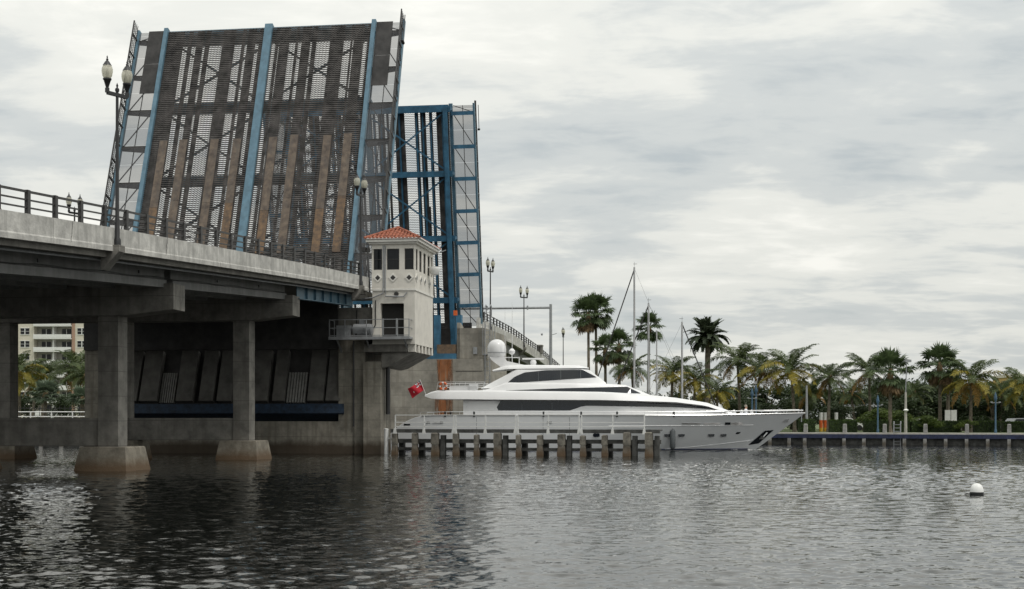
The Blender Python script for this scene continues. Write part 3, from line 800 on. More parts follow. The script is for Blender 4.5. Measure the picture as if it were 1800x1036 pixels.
    def tiles(p, q, up_at):
        p, q = Vector(p), Vector(q); d = (q - p); Ln = d.length; d.normalize(); n = int(Ln / .27)
        for i in range(n):
            u = (i + .5) / n * Ln; run = min(u, Ln - u, hw)
            inn = up_at; sl = (zt - ze) / hw
            k = max(1, int(run / .36)); 
            for j in range(k):
                s0, s1 = run * j / k, run * (j + 1) / k + .05
                A_ = p + d * u + inn * s0 + Vector((0, 0, sl * s0 + .045)); B_ = p + d * u + inn * s1 + Vector((0, 0, sl * s1 + .015))
                V = []
                for P, rr in ((A_, .115), (B_, .10)):
                    for g in range(5):
                        an = math.pi * g / 4; V.append(P + d * math.cos(an) * rr + Vector((0, 0, math.sin(an) * rr * .8)))
                t.add(V, [(g, g + 1, 6 + g, 5 + g) for g in range(4)] + [(0, 1, 2, 3, 4)])
    tiles((e0, f0, ze), (e1, f0, ze), Vector((0, 1, 0)))
    tiles((e1, f0, ze), (e1, f1, ze), Vector((-1, 0, 0)))
    tiles((e1, f1, ze), (e0, f1, ze), Vector((0, -1, 0)))
    tiles((e0, f1, ze), (e0, f0, ze), Vector((1, 0, 0)))
    for c in ((e0, f0, ze), (e1, f0, ze)): t.tube([Vector(c) + Vector((0, 0, .08)), Vector(r0) + Vector((0, 0, .08))], .1, 8)
    for c in ((e1, f1, ze), (e0, f1, ze)): t.tube([Vector(c) + Vector((0, 0, .08)), Vector(r1) + Vector((0, 0, .08))], .1, 8)
    t.tube([Vector(r0) + Vector((0, 0, .08)), Vector(r1) + Vector((0, 0, .08))], .1, 8)
    tag(t.build('roof_tiles', 'tile', rf), kind='stuff')
    # corbels and sloping soffit
    for k in range(6):
        y = y0 + .2 + k * 1.2
        MB().box(x1 - .55, x1 - .02, y, y + .45, 7.45, 7.998).build('corbel', 'stucco', o)
    MB().hexa([(0.87, y0 + .3, 6.3), (1.4, y0 + .3, 6.4), (1.4, y1, 6.4), (.87, y1, 6.3), (.87, y0 + .3, 7.44), (x1 - .1, y0 + .3, 7.44), (x1 - .1, y1, 7.44), (.87, y1, 7.44)]).build('soffit', 'concrete', o)
    MB().box(-0.4, x1 - .6, y0 + .02, y1, 7.442, 7.996).build('floor_slab', 'concrete', o)
    # wall conduits, lights, dome camera
    MB().tube([(1.08, y0 - .06, 15.2), (1.08, y0 - .06, 12.2), (1.08, y0 - .14, 11.7), (.3, y0 - .1, 11.4), (-.6, y0 - .1, 11.3)], .05, 6).build('conduit', 'galv', o)
    MB().tube([(1.22, y0 - .06, 15.2), (1.22, y0 - .06, 12.0), (1.25, y0 - .1, 11.5), (2.6, y0 - .12, 11.45), (2.85, y0 - .12, 11.75)], .05, 6).build('conduit', 'galv', o)
    MB().tube([(.5, y0 - .05, 11.2), (.5, y0 - .05, 9.4), (0.3, y0 - .08, 9.1)], .035, 6).build('conduit', 'black', o)
    MB().tube([(2.05, y0 - .02, 11.65), (2.05, y0 - .12, 11.65)], .17, 8).build('wall_vent', 'dark_rail', o)
    MB().lathe([(.02, -.6), (.3, -.5), (.42, -.2), (.42, 0), (.4, .06), (.05, .1)], (a1 + .5, b0 + 4.6, 14.0), 14).beam((a1, b0 + 4.6, 14.05), (a1 + .45, b0 + 4.6, 14.05), .08).build('dome_light', 'white', o, True)
    MB().beam((a0, b0 - .1, 15.3), (a0 - .5, b0 - .1, 15.3), .06).box(a0 - .75, a0 - .4, b0 - .3, b0 + .1, 14.75, 15.05).box(a0 - .3, a0 - .1, b0 - .3, b0 - .05, 14.7, 15.0).build('floodlight', 'dark_rail', o)
    MB().beam((a1 + .3, b0 + 6, 15.2), (a1 + 1.1, b0 + 6, 15.5), .06).build('antenna_arm', 'galv', o)
    return o
tower()
def platform():
    o = bthing('service_platform', 'grey railed service platform at the foot of the white tower', 'platform', 0, -.6, 8.3)
    MB().box(-2.75, 3.25, -1.25, 0.3, 8.36, 8.5).build('platform_deck', 'galv', o)
    MB().box(-2.75, 3.25, -1.3, -1.252, 8.3, 8.52).build('edge_beam', 'galv', o)
    xs = [-2.7, -1.55, .05, 1.25, 2.35, 3.2]
    for x in xs: MB().box(x - .03, x + .03, -1.22, -1.16, 8.5, 9.78).build('railing_post', 'galv', o)
    for x in (-2.7, 3.2):
        MB().box(x - .03, x + .03, .1, .16, 8.5, 9.78).build('railing_post', 'galv', o)
        for z in (9.75, 9.15): MB().beam((x, -1.19, z), (x, .13, z), .05).build('rail', 'galv', o)
    for z in (9.75, 9.15, 8.6): MB().beam((-2.7, -1.19, z), (3.2, -1.19, z), .05).build('rail', 'galv', o)
    for x in (1.3, 2.3): MB().box(x - .05, x + .05, -1.27, -1.225, 8.6, 9.8).build('gate_frame', 'galv', o)
    for x in (-2.2, 0, 2.8): MB().beam((x, .3, 7.5), (x, -1.0, 8.34), .1).build('brace', 'galv', o)
    c = bthing('air_conditioner', 'outdoor air conditioner with dark round fan on the tower platform', 'air conditioner', -1.6, -.75, 8.5)
    MB().box(-2.25, -1.2, -.95, -.5, 8.52, 9.35).box(-2.1, -2.0, -.95, -.5, 8.5, 8.52).box(-1.5, -1.4, -.95, -.5, 8.5, 8.52).build('casing', 'galv', c)
    MB().lathe([(.3, 0), (.3, .03), (.24, .04), (.08, .02)], (0, 0, 0), 16).build('fan', 'black', c).matrix_local = Matrix.Translation((-1.85 + 1.6, -.952 + .75, .43)) @ Matrix.Rotation(R(90), 4, 'X')
    t = bthing('storage_tank', 'grey horizontal cylinder tank on the tower platform', 'tank', -.4, -.6, 8.5)
    MB().tube([(-1.1, -.6, 9.05), (-1.02, -.6, 9.05), (.3, -.6, 9.05), (.38, -.6, 9.05)], [.3, .42, .42, .3], 16).build('tank_body', 'galv', t, True)
    for x in (-.8, .1): MB().box(x - .06, x + .06, -.9, -.3, 8.5, 8.75).build('cradle', 'dark_rail', t)
    return o
platform()
wl_ = bthing('pier_wall_house', 'grey concrete wall block left of the tower door above the platform', 'wall', -1.2, 2, 8.4)
MB().box(-2.498, .24, .5, 6, 8.352, 10.75).build('wall', 'concrete', wl_)
MB().box(-.9, -.5, .42, .5, 9.4, 9.9).build('meter_box', 'galv', wl_)
MB().tube([(-1.1, .45, 8.5), (-1.1, .45, 10.6)], .03, 6).build('conduit', 'black', wl_)
# ================================================================== far pier and approach
def pier_far():
    o = bthing('bascule_pier', 'far concrete bascule pier with orange rust stain behind the yacht', 'bridge pier', -11, 46, 0)
    MB().box(-23, -3.3, 40, 41, -3, 8.6).build('front_wall', 'far_pier', o)
    MB().box(-3.298, 1.55, 40, 41, -3, 8.6).build('front_wall', 'far_pier', o)
    MB().box(-3.35, -1.5, 39.985, 39.999, .4, 8.55).build('rust_stain', 'rust', o)
    MB().box(-1.2, 1.65, 40.6, 55, 8.62, 11.75).build('wing_wall', 'far_pier', o)
    MB().prism([(40.6, 8.6), (40.6, 12.3), (41.3, 12.3), (42.6, 11.95), (42.6, 8.6)], lambda u, v, d: (d, u, v), -1.21, -0.9).build('wing_edge', 'far_pier', o)
    MB().box(1.551, 1.7, 41.002, 55, -3, 8.6).build('side_wall', 'far_pier', o)
    MB().box(-23, 1.5, 55, 56, -3, 11.6).build('back_wall', 'far_pier', o)
    MB().box(-23, -20, 41, 55, -3, 11.0).build('side_wall', 'far_pier', o)
    MB().box(-5.2, -1.25, 40.1, 40.6, 8.61, 9.15).build('blue_ledge', 'blue_deep', o)
    MB().box(-3.3, -1.3, 40.7, 41.4, 9.155, 10.1).build('rusty_bumper', 'plate2', o)
    MB().box(-1.7, -1.35, 41.3, 41.6, 13.1, 13.6).build('red_marker_board', 'orange', o)
    for x in (.2, 1.5): MB().beam((x, 40.2, 4.5), (x, 40.2, 5.2), .1).build('bracket', 'galv', o)
    for z in (8.62 - 1.3, 6.0): MB().box(-1.2, 1.56, 39.985, 39.999, z, z + .05).build('joint', 'crack', o)
    MB().box(-22, -1.6, 51, 51.5, 8.6, 13.0).build('dark_backing_wall', 'dark_steel', o)  # added dark sheet, stands in for the shaded interior below the far leaf
    for x in (-3.9, -1.6): MB().box(x - .3, x + .3, 43.5, 44.3, 9.16, 13.3).build('trunnion_column', 'blue_deep', o)
    MB().box(.5, .9, 40.4, 40.598, 9.1, 9.8).build('junction_box', 'galv', o)
    # caged ladder
    l_ = bthing('caged_ladder', 'tall galvanised ladder with hooped top on the far pier', 'ladder', 1.9, 40.8, 4)
    for x in (1.75, 2.25):
        MB().tube([(x, 40.2, 3.5), (x, 40.2, 13.4), (x, 40.35, 13.9), (x, 40.75, 14.1), (x, 41.1, 13.9), (x, 41.2, 13.0)], .05, 6).build('stile', 'galv', l_)
    for z in np.arange(3.8, 13.4, .45): MB().beam((1.75, 40.2, z), (2.25, 40.2, z), .04).build('rung', 'galv', l_)
    MB().box(1.5, 2.5, 40.2, 42, 9.0, 9.1).build('landing', 'galv', l_)
    for x in (1.52, 2.48):
        for y in (40.25, 41.9): MB().box(x - .03, x + .03, y - .03, y + .03, 9.1, 12.2).build('post', 'galv', l_)
pier_far()
def approach_far():
    o = bthing('bridge_approach', 'far bridge approach descending behind the yacht radome', 'bridge', 0, 50, 0)
    extr(rect(-W + .3, -.3, -1.25, -.8), 55, 185).build('deck_slab', 'concrete', o)
    extr(rect(-W + 1.4, -1.4, -.798, -.75), 55, 185).build('roadway', 'asphalt', o)
    prof = [(0.0, -1.15), (0.0, -.9), (-.03, -.84), (-.03, 0.0), (-.28, 0.0), (-.34, -.5), (-.34, -1.15)]
    y = 47.0
    while y < 184:
        y1 = y + 6.1
        extr(prof, y + .015, y1 - .015).build('parapet', 'parapet', o)
        extr(rect(-W, -W + .3, -1, 0), y + .015, y1 - .015).build('parapet', 'parapet', o)
        y = y1
    for k in range(5):
        xo = -.6 - k * 5.5
        extr(rect(xo - .6, xo, -2.3, -1.26), 56.1, 130).build('girder', 'girder_concrete', o)
    railing(o, 48, 130, -.17)
    MB().box(-.5, .2, 97.4, 98.8, pz(98), pz(98) + 1.0).box(-.55, .25, 97.3, 98.9, pz(98) + 1.0, pz(98) + 1.2).build('end_post', 'concrete', o)
    for i, yy in enumerate((74, 96)):
        q = bthing('bridge_bent', ['far approach bent closest to the far pier, behind the yacht mast', 'far approach bent farther inland behind the yacht roof'][i], 'bridge support', -12, yy, 1)
        zt = pz(yy) - 2.31
        MB().box(-W + .3, -.9, yy - .7, yy + .7, zt - 1.3, zt).build('cap_beam', 'concrete', q)
        for x in (-4.7, -12.5, -20.5): MB().box(x - .6, x + .6, yy - .6, yy + .6, .5, zt - 1.302).build('column', 'concrete', q)
approach_far()
def mast_arm():
    y = bpx(968, .4)
    o = bthing('signal_mast', 'galvanised overhead mast arm spanning the far approach', 'mast arm', .4, y, 1)
    P = bw(.4, y); zt = H + (HZ - 541) / F * P.y
    MB().tube([(.4, y, 1), (.4, y, zt + .5)], [.28, .2], 10).build('post', 'galv', o, True)
    MB().tube([(.4, y, zt), (-W - .4, y, zt)], .17, 8).build('arm', 'galv', o, True)
    MB().tube([(-W - .4, y, 1), (-W - .4, y, zt + .5)], [.28, .2], 10).build('post', 'galv', o, True)
    MB().tube([(.6, y, zt - 4), (1.3, y, zt - 3.8)], .05, 6).lathe([(.05, 0), (.15, .1), (.15, .3)], (-.9, y, zt - 4.1), 8).build('camera', 'galv', o)
    for x in (-3, -9, -15): MB().tube([(x, y - .25, zt - .3), (x, y - .25, zt + .3)], .12, 6).build('signal', 'galv', o)
mast_arm()
# ================================================================== fender along the channel
def fender(name, label, p0, p1, bays, walkway=True, near=True):
    p0, p1 = Vector((*p0, 0)), Vector((*p1, 0)); d = p1 - p0; Ln = d.length
    o = thing(name, label, 'pile fender', p0, math.atan2(d.y, d.x))
    n = bays; st = Ln / n; random.seed(5)
    for i in range(n + 1):
        x = i * st; big = i % 3 == 2 or i == n
        w_ = random.uniform(.17, .21) if not big else .27; tilt = random.uniform(-.05, .05); top = 1.44 if not big else 1.52
        top += random.uniform(-.08, .08); V = MB().frus(x, 0, -2, .3, w_, .22, w_, .22).frus(x, 0, .3, .75, w_ - .02, .2, w_ - .05, .2).frus(x + tilt * .4, 0, .75, top, w_ - .01, .22, w_ - .02, .2).frus(x + tilt * .4, 0, top, top + .06, w_ - .02, .2, w_ - .09, .12)
        V.build('pile', 'timber', o)
        if big: MB().frus(x + .52, .25, -2, 1.40, .17, .2, .16, .19).build('pile', 'timber_dark', o)
        MB().frus(x + .1, 1.25, -2, 1.1, .2, .2, .19, .19).build('pile', 'timber_dark', o)
    for z, t in ((1.70, .26), (.98, .28), (.42, .2)):
        y_ = .40 if z < 1.4 else .05
        MB().box(-.3, Ln + .75, y_ - .14, y_ + .14, z - t / 2, z + t / 2).build('wale', 'timber_dark', o)
    MB().box(-.3, Ln + .6, .2, 1.9, 1.72, 1.82).build('walkway', 'timber_dark', o)
    if walkway:
        k = 0; px_ = -.3
        panels = 4; pl = (Ln - .2) / panels
        for q in range(panels):
            a, b = q * pl + .05, (q + 1) * pl - .12
            for z in (2.02, 2.32, 2.84): MB().beam((a, -.02, z), (b, -.02, z), .06).build('rail', 'white', o)
            for t in range(3):
                x = a + (b - a) * t / 2
                MB().box(x - .04, x + .04, -.05, .01, 1.84, 2.84).prism([(-.13, 1.50), (.13, 1.50), (.06, 1.9), (-.06, 1.9)], lambda u, v, dd: (x + u, dd, v), -.17, -.092).build('railing_post', 'white', o)
    return o
fp0, fp1 = at(694, 735, 102.6), at(1141, 735, 97.5)
fender('pile_fender', 'timber pile fender with white railing in front of the yacht', (fp0.x, fp0.y), (fp1.x, fp1.y), 12)
f2 = bw(1.8, 38.5); f3 = bw(24, 37.5)
fender('pile_fender', 'second pile fender behind the yacht stern at the far pier', (f2.x, f2.y), (f3.x, f3.y), 12)
gp = thing('guide_post', 'short white round post at the foot of the near pier', 'post', at(679, 735, 103.0) - Vector((0, 0, H)))
MB().lathe([(.16, -2), (.16, 1.75), (.17, 1.76), (.17, 1.85), (.0, 1.88)], n=10).build('post', 'white', gp, True)
MB().tube([(0, 0, 1.2), (.9, .1, .95)], .06, 6).build('arm', 'white', gp)
wh = thing('white_dock_rail', 'white pipe railing along the dock between bridge columns at left', 'railing', (-62, 135.9, 2.26))
for z in (.5, .95): MB().tube([(0, 0, z), (32, 0, z)], .055, 6).build('rail', 'white', wh)
for x in np.arange(0, 32.1, 2.0): MB().box(x - .05, x + .05, -.05, .05, 0, .98).build('railing_post', 'white', wh)
# ================================================================== yacht
YL = 33.7
def lerp(pts, x): return float(np.interp(x, [p[0] for p in pts], [p[1] for p in pts]))
def yacht():
    o = thing('motor_yacht', 'large silver hulled motor yacht with white superstructure leaving the drawbridge', 'yacht', (-9.75, 116.9, 0), R(-1.2))
    def sheer(q): return lerp([(0, 1.25), (.015, 1.75), (.035, 2.25), (.06, 2.62), (.075, 2.78), (.12, 2.83), (.72, 2.83), (1, 3.02)], q)
    def xbow(z): return 29.6 + (YL - 29.6) * max(-.25, z / 3.02) ** 1 if z >= 0 else 29.6 + z * 1.6
    def half(q, v):       # v 0 keel level .. 1 sheer
        f = min(1, .93 + .5 * q) if q < .15 else 1
        qd = max(0, (q - .52) / .48); deck = 3.55 * (1 - qd ** 2.3)
        qw = max(0, (q - .30) / .70); wl = 3.25 * (1 - qw ** 1.55)
        k = v ** 0.75
        return f * (wl * (1 - k) + deck * k)
    def P(q, v, s):
        z = -.7 + v * (sheer(q) + .7); x = q * xbow(z)
        return (x, s * half(q, v), z)
    nq, nv = 64, 12; qs = [(i / nq) for i in range(nq + 1)]
    m = MB()
    for s in (-1, 1):
        V = [P(q, j / nv, s) for q in qs for j in range(nv + 1)]; k = nv + 1
        fs = []
        for i in range(nq):
            for j in range(nv):
                f = (i * k + j, (i + 1) * k + j, (i + 1) * k + j + 1, i * k + j + 1); fs.append(f if s < 0 else f[::-1])
        m.add(V, fs)
    V = [P(0, j / nv, -1) for j in range(nv + 1)] + [P(0, j / nv, 1) for j in range(nv + 1)]
    m.add(V, [(j, j + 1, nv + 2 + j, nv + 1 + j) for j in range(nv)])
    hull = m.build('hull', 'hull', o, True)
    # inner bulwark and deck
    m = MB()
    V = []
    for q in qs:
        z = sheer(q); x, y, _ = P(q, 1, 1); yi = max(0, y - .14); zd = min(z - .05, 1.86)
        x2 = q * (xbow(zd) - .25); y2 = max(0, half(min(1, x2 / xbow(zd)), (zd + .7) / (z + .7)) - .12)
        V += [(x, -y, z), (x, -yi, z + .02), (x2, -y2, zd), (x2, y2, zd), (x, yi, z + .02), (x, y, z)]
    fs = []
    for i in range(nq):
        for j in range(5): fs.append((i * 6 + j, i * 6 + j + 1, (i + 1) * 6 + j + 1, (i + 1) * 6 + j))
    m.add(V, fs).build('deck', 'gel', o, True)
    def side_pt(x, z, s=-1, off=.02):
        q = x / xbow(z); sh = sheer(q); v = (z + .7) / (sh + .7)
        return Vector((x, s * (half(q, min(1, v)) + off), z))
    # capping rail, rubbing line, boot top
    for s in (-1, 1):
        MB().tube([(P(q, 1, s)[0], P(q, 1, s)[1] , P(q, 1, s)[2] + .01) for q in qs[5:]], .045, 6).build('cap_rail', 'chrome', hull, True)
        MB().tube([side_pt(x, 1.98 + .06 * max(0, (x - 17) / 11), s, .0) for x in np.linspace(17.5, 29.3, 30)], .035, 6).build('rub_strake', 'gel', hull, True)
        MB().tube([side_pt(x, .10, s, .0) for x in np.linspace(.3, 29.0, 60)], .06, 6).build('boot_stripe', 'navy', hull, True)
        # spray knuckle
        MB().tube([side_pt(x, .10 + .75 * max(0, (x - 21.5) / 8) ** 1.3, s, .0) for x in np.linspace(21.5, 29.4, 24)], .03, 6).build('spray_rail', 'hull', hull, True)
        # portholes
        for px_ in (1050, 1176, 1201, 1255, 1277.5):
            x = (px_ - 900) * .0453 + 9.75; c = side_pt(x, 1.27, s, .012); h = .045 * 5.5
            u = (side_pt(x + .3, 1.27, s) - side_pt(x - .3, 1.27, s)).normalized()
            ring = [c + u * (a * .25 + math.copysign(.12 * abs(math.cos(t)), math.cos(t)) ) + Vector((0, 0, .15 * math.sin(t))) for t in np.linspace(0, 2 * math.pi, 16, endpoint=False) for a in [math.copysign(.6, math.cos(t))]]
            mm = MB(); nrm = Vector((0, s * .02, 0))
            mm.add([p for p in ring] + [p + nrm for p in ring], [tuple(range(16, 32))] + [(i, (i + 1) % 16, 16 + (i + 1) % 16, 16 + i) for i in range(16)])
            mm.build('porthole', 'ywin', hull)
        x = 28.25; c = side_pt(x - .6, 1.42, s, .015)
        pts = [side_pt(27.85, 1.32, s, .015), side_pt(28.15, 1.34, s, .015), side_pt(28.3, 1.50, s, .015), side_pt(27.95, 1.48, s, .015)]
        MB().add(pts + [p + Vector((0, s * .02, 0)) for p in pts], [(4, 5, 6, 7), (0, 1, 5, 4), (1, 2, 6, 5), (2, 3, 7, 6), (3, 0, 4, 7)]).build('porthole', 'ywin', hull)
        # slot vents
        for a, b, mt in ((23.4, 24.9, 'chrome'), (25.2, 26.5, 'chrome'), (26.9, 27.35, 'ywin'), (27.4, 27.95, 'chrome'), (28.0, 28.4, 'chrome'), (3.0, 3.3, 'ywin'), (3.5, 4.0, 'chrome'), (4.05, 4.35, 'ywin'), (12.6, 13.0, 'ywin'), (1.2, 1.7, 'ywin')):
            z0 = 2.17 if a > 20 else 2.28; hh = .06 if a < 26.7 else .1
            if a < 2: z0 = 2.1
            pp = []
            for z in (z0 - hh, z0 + hh):
                pp += [side_pt(a, z, s, .012), side_pt(b, z, s, .012)]
            pp = [pp[0], pp[1], pp[3], pp[2]]
            MB().add(pp + [p + Vector((0, s * .025, 0)) for p in pp], [(4, 5, 6, 7), (0, 1, 5, 4), (1, 2, 6, 5), (2, 3, 7, 6), (3, 0, 4, 7)]).build('hull_vent', mt, hull)
        # anchor pocket and anchor
        pp = [side_pt(29.0, .42, s, .02), side_pt(29.9, .55, s, .02), side_pt(31.1, 1.65, s, .02), side_pt(30.35, 1.60, s, .02)]
        ap = MB().add(pp + [p + Vector((0, s * .02, 0)) for p in pp], [(4, 5, 6, 7), (0, 1, 5, 4), (1, 2, 6, 5), (2, 3, 7, 6), (3, 0, 4, 7)]).build('anchor_pocket', 'ywin', hull)
        MB().beam(side_pt(30.25, 1.1, s, .06), side_pt(30.55, 1.45, s, .06), .09).prism([(29.9, .9), (30.3, .92), (30.35, 1.08), (30.05, 1.1)], lambda u, v, d: tuple(side_pt(u, v, s, d)), .05, .14).build('anchor', 'chrome', ap)
        for xm in (7.0, 12.3, 14.4):
            MB().tube([side_pt(xm, z, s, .0) for z in np.linspace(.5, 2.7, 6)], .012, 4).build('hull_seam', 'fenderm', hull)
        # bow emblem
        for k in range(3):
            MB().beam(side_pt(31.85 + k * .16, 2.28, s, .03), side_pt(31.98 + k * .16, 2.52, s, .03), .06).build('bow_emblem', 'chrome', hull)
        # white panel seam shadows are left to the light; deck rail with stanchions
        rl = [Vector((P(q, 1, s)[0], s * (abs(P(q, 1, s)[1]) - .07), P(q, 1, s)[2] + .30)) for q in np.linspace(.075, .985, 60)]
        MB().tube(rl, .025, 6).build('deck_rail', 'chrome', o, True)
        for q in np.linspace(.075, .985, 30):
            p = Vector((P(q, 1, s)[0], s * (abs(P(q, 1, s)[1]) - .07), P(q, 1, s)[2]))
            MB().beam(p, p + Vector((0, 0, .30)), .03).build('stanchion', 'chrome', o)
        for px_ in (784, 835, 957, 1023, 1086, 1186):
            x = (px_ - 900) * .0453 + 9.75; q = x / YL; p = side_pt(x, 2.8, s, -.02)
            MB().box(p.x - .07, p.x + .07, p.y - .06, p.y + .06, 2.72, 3.14).build('fairlead', 'black', o)
        rl = [Vector((P(q, 1, s)[0], s * max(0, abs(P(q, 1, s)[1]) - .05), P(q, 1, s)[2] + .28 - (.05 if q > .9 else 0))) for q in np.linspace(.80, .995, 24)]
        MB().tube(rl, .055, 6).build('bow_rail', 'gel', o, True)
    MB().box(-.9, .1, -3.0, 3.0, .45, .75).build('swim_platform', 'gel', o)
    # ---- superstructure layers
    def layer(name, x0, x1, zlo, zhi, wlo, whi, mt='gel', n=48, parent=None):
        m = MB(); V = []
        for i in range(n + 1):
            x = x0 + (x1 - x0) * i / n; a, b = lerp(zlo, x), lerp(zhi, x); wa, wb = lerp(wlo, x), lerp(whi, x)
            bz = min(.16, (b - a) * .4); c = min(.22, wb * .5)
            V += [(x, -wa, a), (x, -wb, b - bz), (x, -wb + c * .4, b - bz * .25), (x, -wb + c, b), (x, wb - c, b), (x, wb - c * .4, b - bz * .25), (x, wb, b - bz), (x, wa, a)]
        fs = []
        for i in range(n):
            for j in range(8): fs.append((i * 8 + j, i * 8 + (j + 1) % 8, (i + 1) * 8 + (j + 1) % 8, (i + 1) * 8 + j))
        fs += [tuple(range(8)), tuple(range(n * 8, n * 8 + 8))[::-1]]
        return m.add(V, fs).build(name, mt, parent or o, True)
    def window(name, xs, zlo, zhi, L_, parent, off=.025, mt='ywin', n=40):
        zl, zh, wl, wh = L_
        for s in (-1, 1):
            m = MB(); V = []
            for i in range(n + 1):
                x = xs[0] + (xs[1] - xs[0]) * i / n; a, b = lerp(zlo, x), lerp(zhi, x)
                A_, B_ = lerp(zl, x), lerp(zh, x); B2 = B_ - min(.16, (B_ - A_) * .4)
                f = lambda z: lerp(wl, x) + (lerp(wh, x) - lerp(wl, x)) * (z - A_) / max(.05, B2 - A_)
                V += [(x, s * (f(a) + off), a), (x, s * (f(b) + off), b), (x, s * (f(a) - .1), a), (x, s * (f(b) - .1), b)]
            fs = []
            for i in range(n):
                p = i * 4; q = p + 4
                fs += [(p, q, q + 1, p + 1), (p, p + 2, q + 2, q), (p + 1, q + 1, q + 3, p + 3)]
            m.add(V, fs).build(name, mt, parent, False)
    zl = [(5.5, 1.9), (27.6, 1.9)]; zh = [(5.7, 4.1), (17, 4.07), (22.9, 3.93), (25.4, 3.66), (27.6, 2.95)]
    wl = [(5.5, 2.95), (20, 2.9), (24, 2.3), (27.6, 1.1)]; wh = [(5.7, 2.8), (19, 2.75), (24, 1.9), (27.6, .5)]
    deck = layer('main_deck_house', 5.9, 27.6, zl, zh, wl, wh)
    window('saloon_window', (8.45, 26.8), [(8.45, 3.24), (14.5, 3.24), (15.55, 3.62), (22.9, 3.5), (26.8, 3.3)], [(8.45, 3.26), (8.8, 4.02), (17, 4.0), (22.9, 3.8), (25.4, 3.56), (26.8, 3.32)], (zl, zh, wl, wh), deck)
    for xm in (10.6, 13.0, 15.7, 18.4, 21.2): window('mullion', (xm, xm + .035), [(8.45, 3.26), (14.5, 3.26), (15.55, 3.64), (22.9, 3.52)], [(8.8, 4.0), (17, 3.98), (22.9, 3.78)], (zl, zh, wl, wh), deck, .032, 'fenderm', 1)
    window('aft_panel', (6.0, 8.7), [(6.0, 3.2), (8.7, 3.2)], [(6.0, 3.22), (6.35, 4.0), (8.35, 4.0), (8.7, 3.24)], (zl, zh, wl, wh), deck, .03, 'gel')
    zl = [(2.8, 4.36), (3.4, 4.16), (8, 4.10), (17, 4.06), (22.9, 3.9), (25.4, 3.62), (27.7, 2.9)]
    zh = [(2.8, 4.5), (3.6, 4.84), (8, 4.84), (17, 4.72), (20.2, 4.55), (23, 4.25), (25.6, 3.86), (27.7, 3.14)]
    wl = [(2.8, 2.6), (3.6, 3.25), (18, 3.2), (22, 2.75), (25, 1.95), (27.7, .8)]; wh = [(2.8, 2.5), (3.6, 3.1), (18, 2.95), (22, 2.45), (25, 1.7), (27.7, .5)]
    fly = layer('upper_deck', 2.8, 27.7, zl, zh, wl, wh)
    zl = [(7, 4.6), (20, 4.4), (21, 4.3)]; zh = [(7.0, 4.82), (8, 5.0), (9.4, 5.5), (17, 5.42), (19.0, 5.3), (21, 4.5)]
    wl = [(7, 2.6), (15, 2.55), (21, 1.5)]; wh = [(7, 2.45), (15, 2.3), (21, 1.1)]
    up = layer('upper_house', 7.0, 21, zl, zh, wl, wh)
    window('side_window', (9.3, 20.2), [(9.3, 4.80), (20.2, 4.62)], [(9.3, 4.84), (14, 5.02), (19.1, 5.16), (20.2, 4.64)], (zl, zh, wl, wh), up)
    zl = [(7, 5.0), (17.5, 5.2)]; zh = [(7.3, 5.05), (9.3, 6.1), (10.2, 6.62), (15.6, 6.66), (16.0, 6.55), (17.4, 5.5)]
    wl = [(7, 2.3), (15, 2.2), (17.5, 1.5)]; wh = [(7, 2.1), (15, 1.85), (17.5, 1.2)]
    ph = layer('pilot_house', 7.3, 17.4, zl, zh, wl, wh)
    window('pilot_window', (9.4, 16.6), [(9.4, 5.42), (16.6, 5.92)], [(9.4, 5.44), (10.0, 5.95), (10.8, 6.3), (12.5, 6.48), (15.5, 6.52), (16.6, 5.95)], (zl, zh, wl, wh), ph)
    for xm in (11.9, 13.7, 15.3): window('mullion', (xm, xm + .04), [(9.4, 5.44), (16.6, 5.94)], [(10.8, 6.28), (12.5, 6.46), (15.5, 6.5)], (zl, zh, wl, wh), ph, .032, 'fenderm', 1)
    layer('hardtop', 8.2, 16.0, [(8.2, 6.45), (9.5, 6.58), (16, 6.66)], [(8.2, 6.52), (9.2, 6.86), (11, 6.92), (15.2, 6.88), (16, 6.7)], [(8.2, 1.7), (9.5, 2.0), (15, 1.9), (16, 1.6)], [(8.2, 1.6), (9.5, 1.9), (15, 1.8), (16, 1.5)])
    # arch that carries the radome
    MB().prism([(9.9, 6.4), (8.9, 6.75), (8.1, 7.35), (7.95, 7.62), (9.1, 7.62), (9.35, 7.28), (10.8, 6.95), (11.2, 6.7)], lambda u, v, d: (u, d, v), -.6, .6).build('radar_arch', 'gel', o)
    prof = [(.4, -.85), (.7, -.6), (.76, -.35), (.77, -.05), (.73, .25), (.6, .52), (.38, .70), (.15, .77), (.0, .78)]
    rd = MB().lathe(prof, (8.5, 0, 8.3), 24).build('radome', 'gel', o, True)
    MB().lathe([(.775, -.03), (.785, -.02), (.785, .02), (.775, .03)], (8.5, 0, 7.98), 24).build('seam', 'galv', rd)
    MB().lathe([(.02, 0), (.1, .08), (.24, .18), (.26, .38), (.12, .55), (0, .58)], (9.75, -.2, 7.75), 14).beam((9.75, -.2, 7.55), (9.75, -.2, 7.8), .07).beam((8.9, -.2, 7.58), (10.4, -.2, 7.58), .06).beam((10.35, -.2, 7.6), (10.35, -.2, 6.9), .06).build('satellite_dome', 'gel', o, True)
    MB().lathe([(.12, -.3), (.22, -.2), (.26, .0), (.2, .16), (.06, .2)], (11.5, 0, 7.2), 12).box(10.6, 12.4, -.08, .08, 7.42, 7.55).build('radar_scanner', 'gel', o, True)
    for x, y, t in ((9.75, .8, 12.2), (9.2, -.9, 11.4)): MB().tube([(x, y, 6.7), (x, y, t)], [.03, .012], 6).build('antenna', 'gel', o)
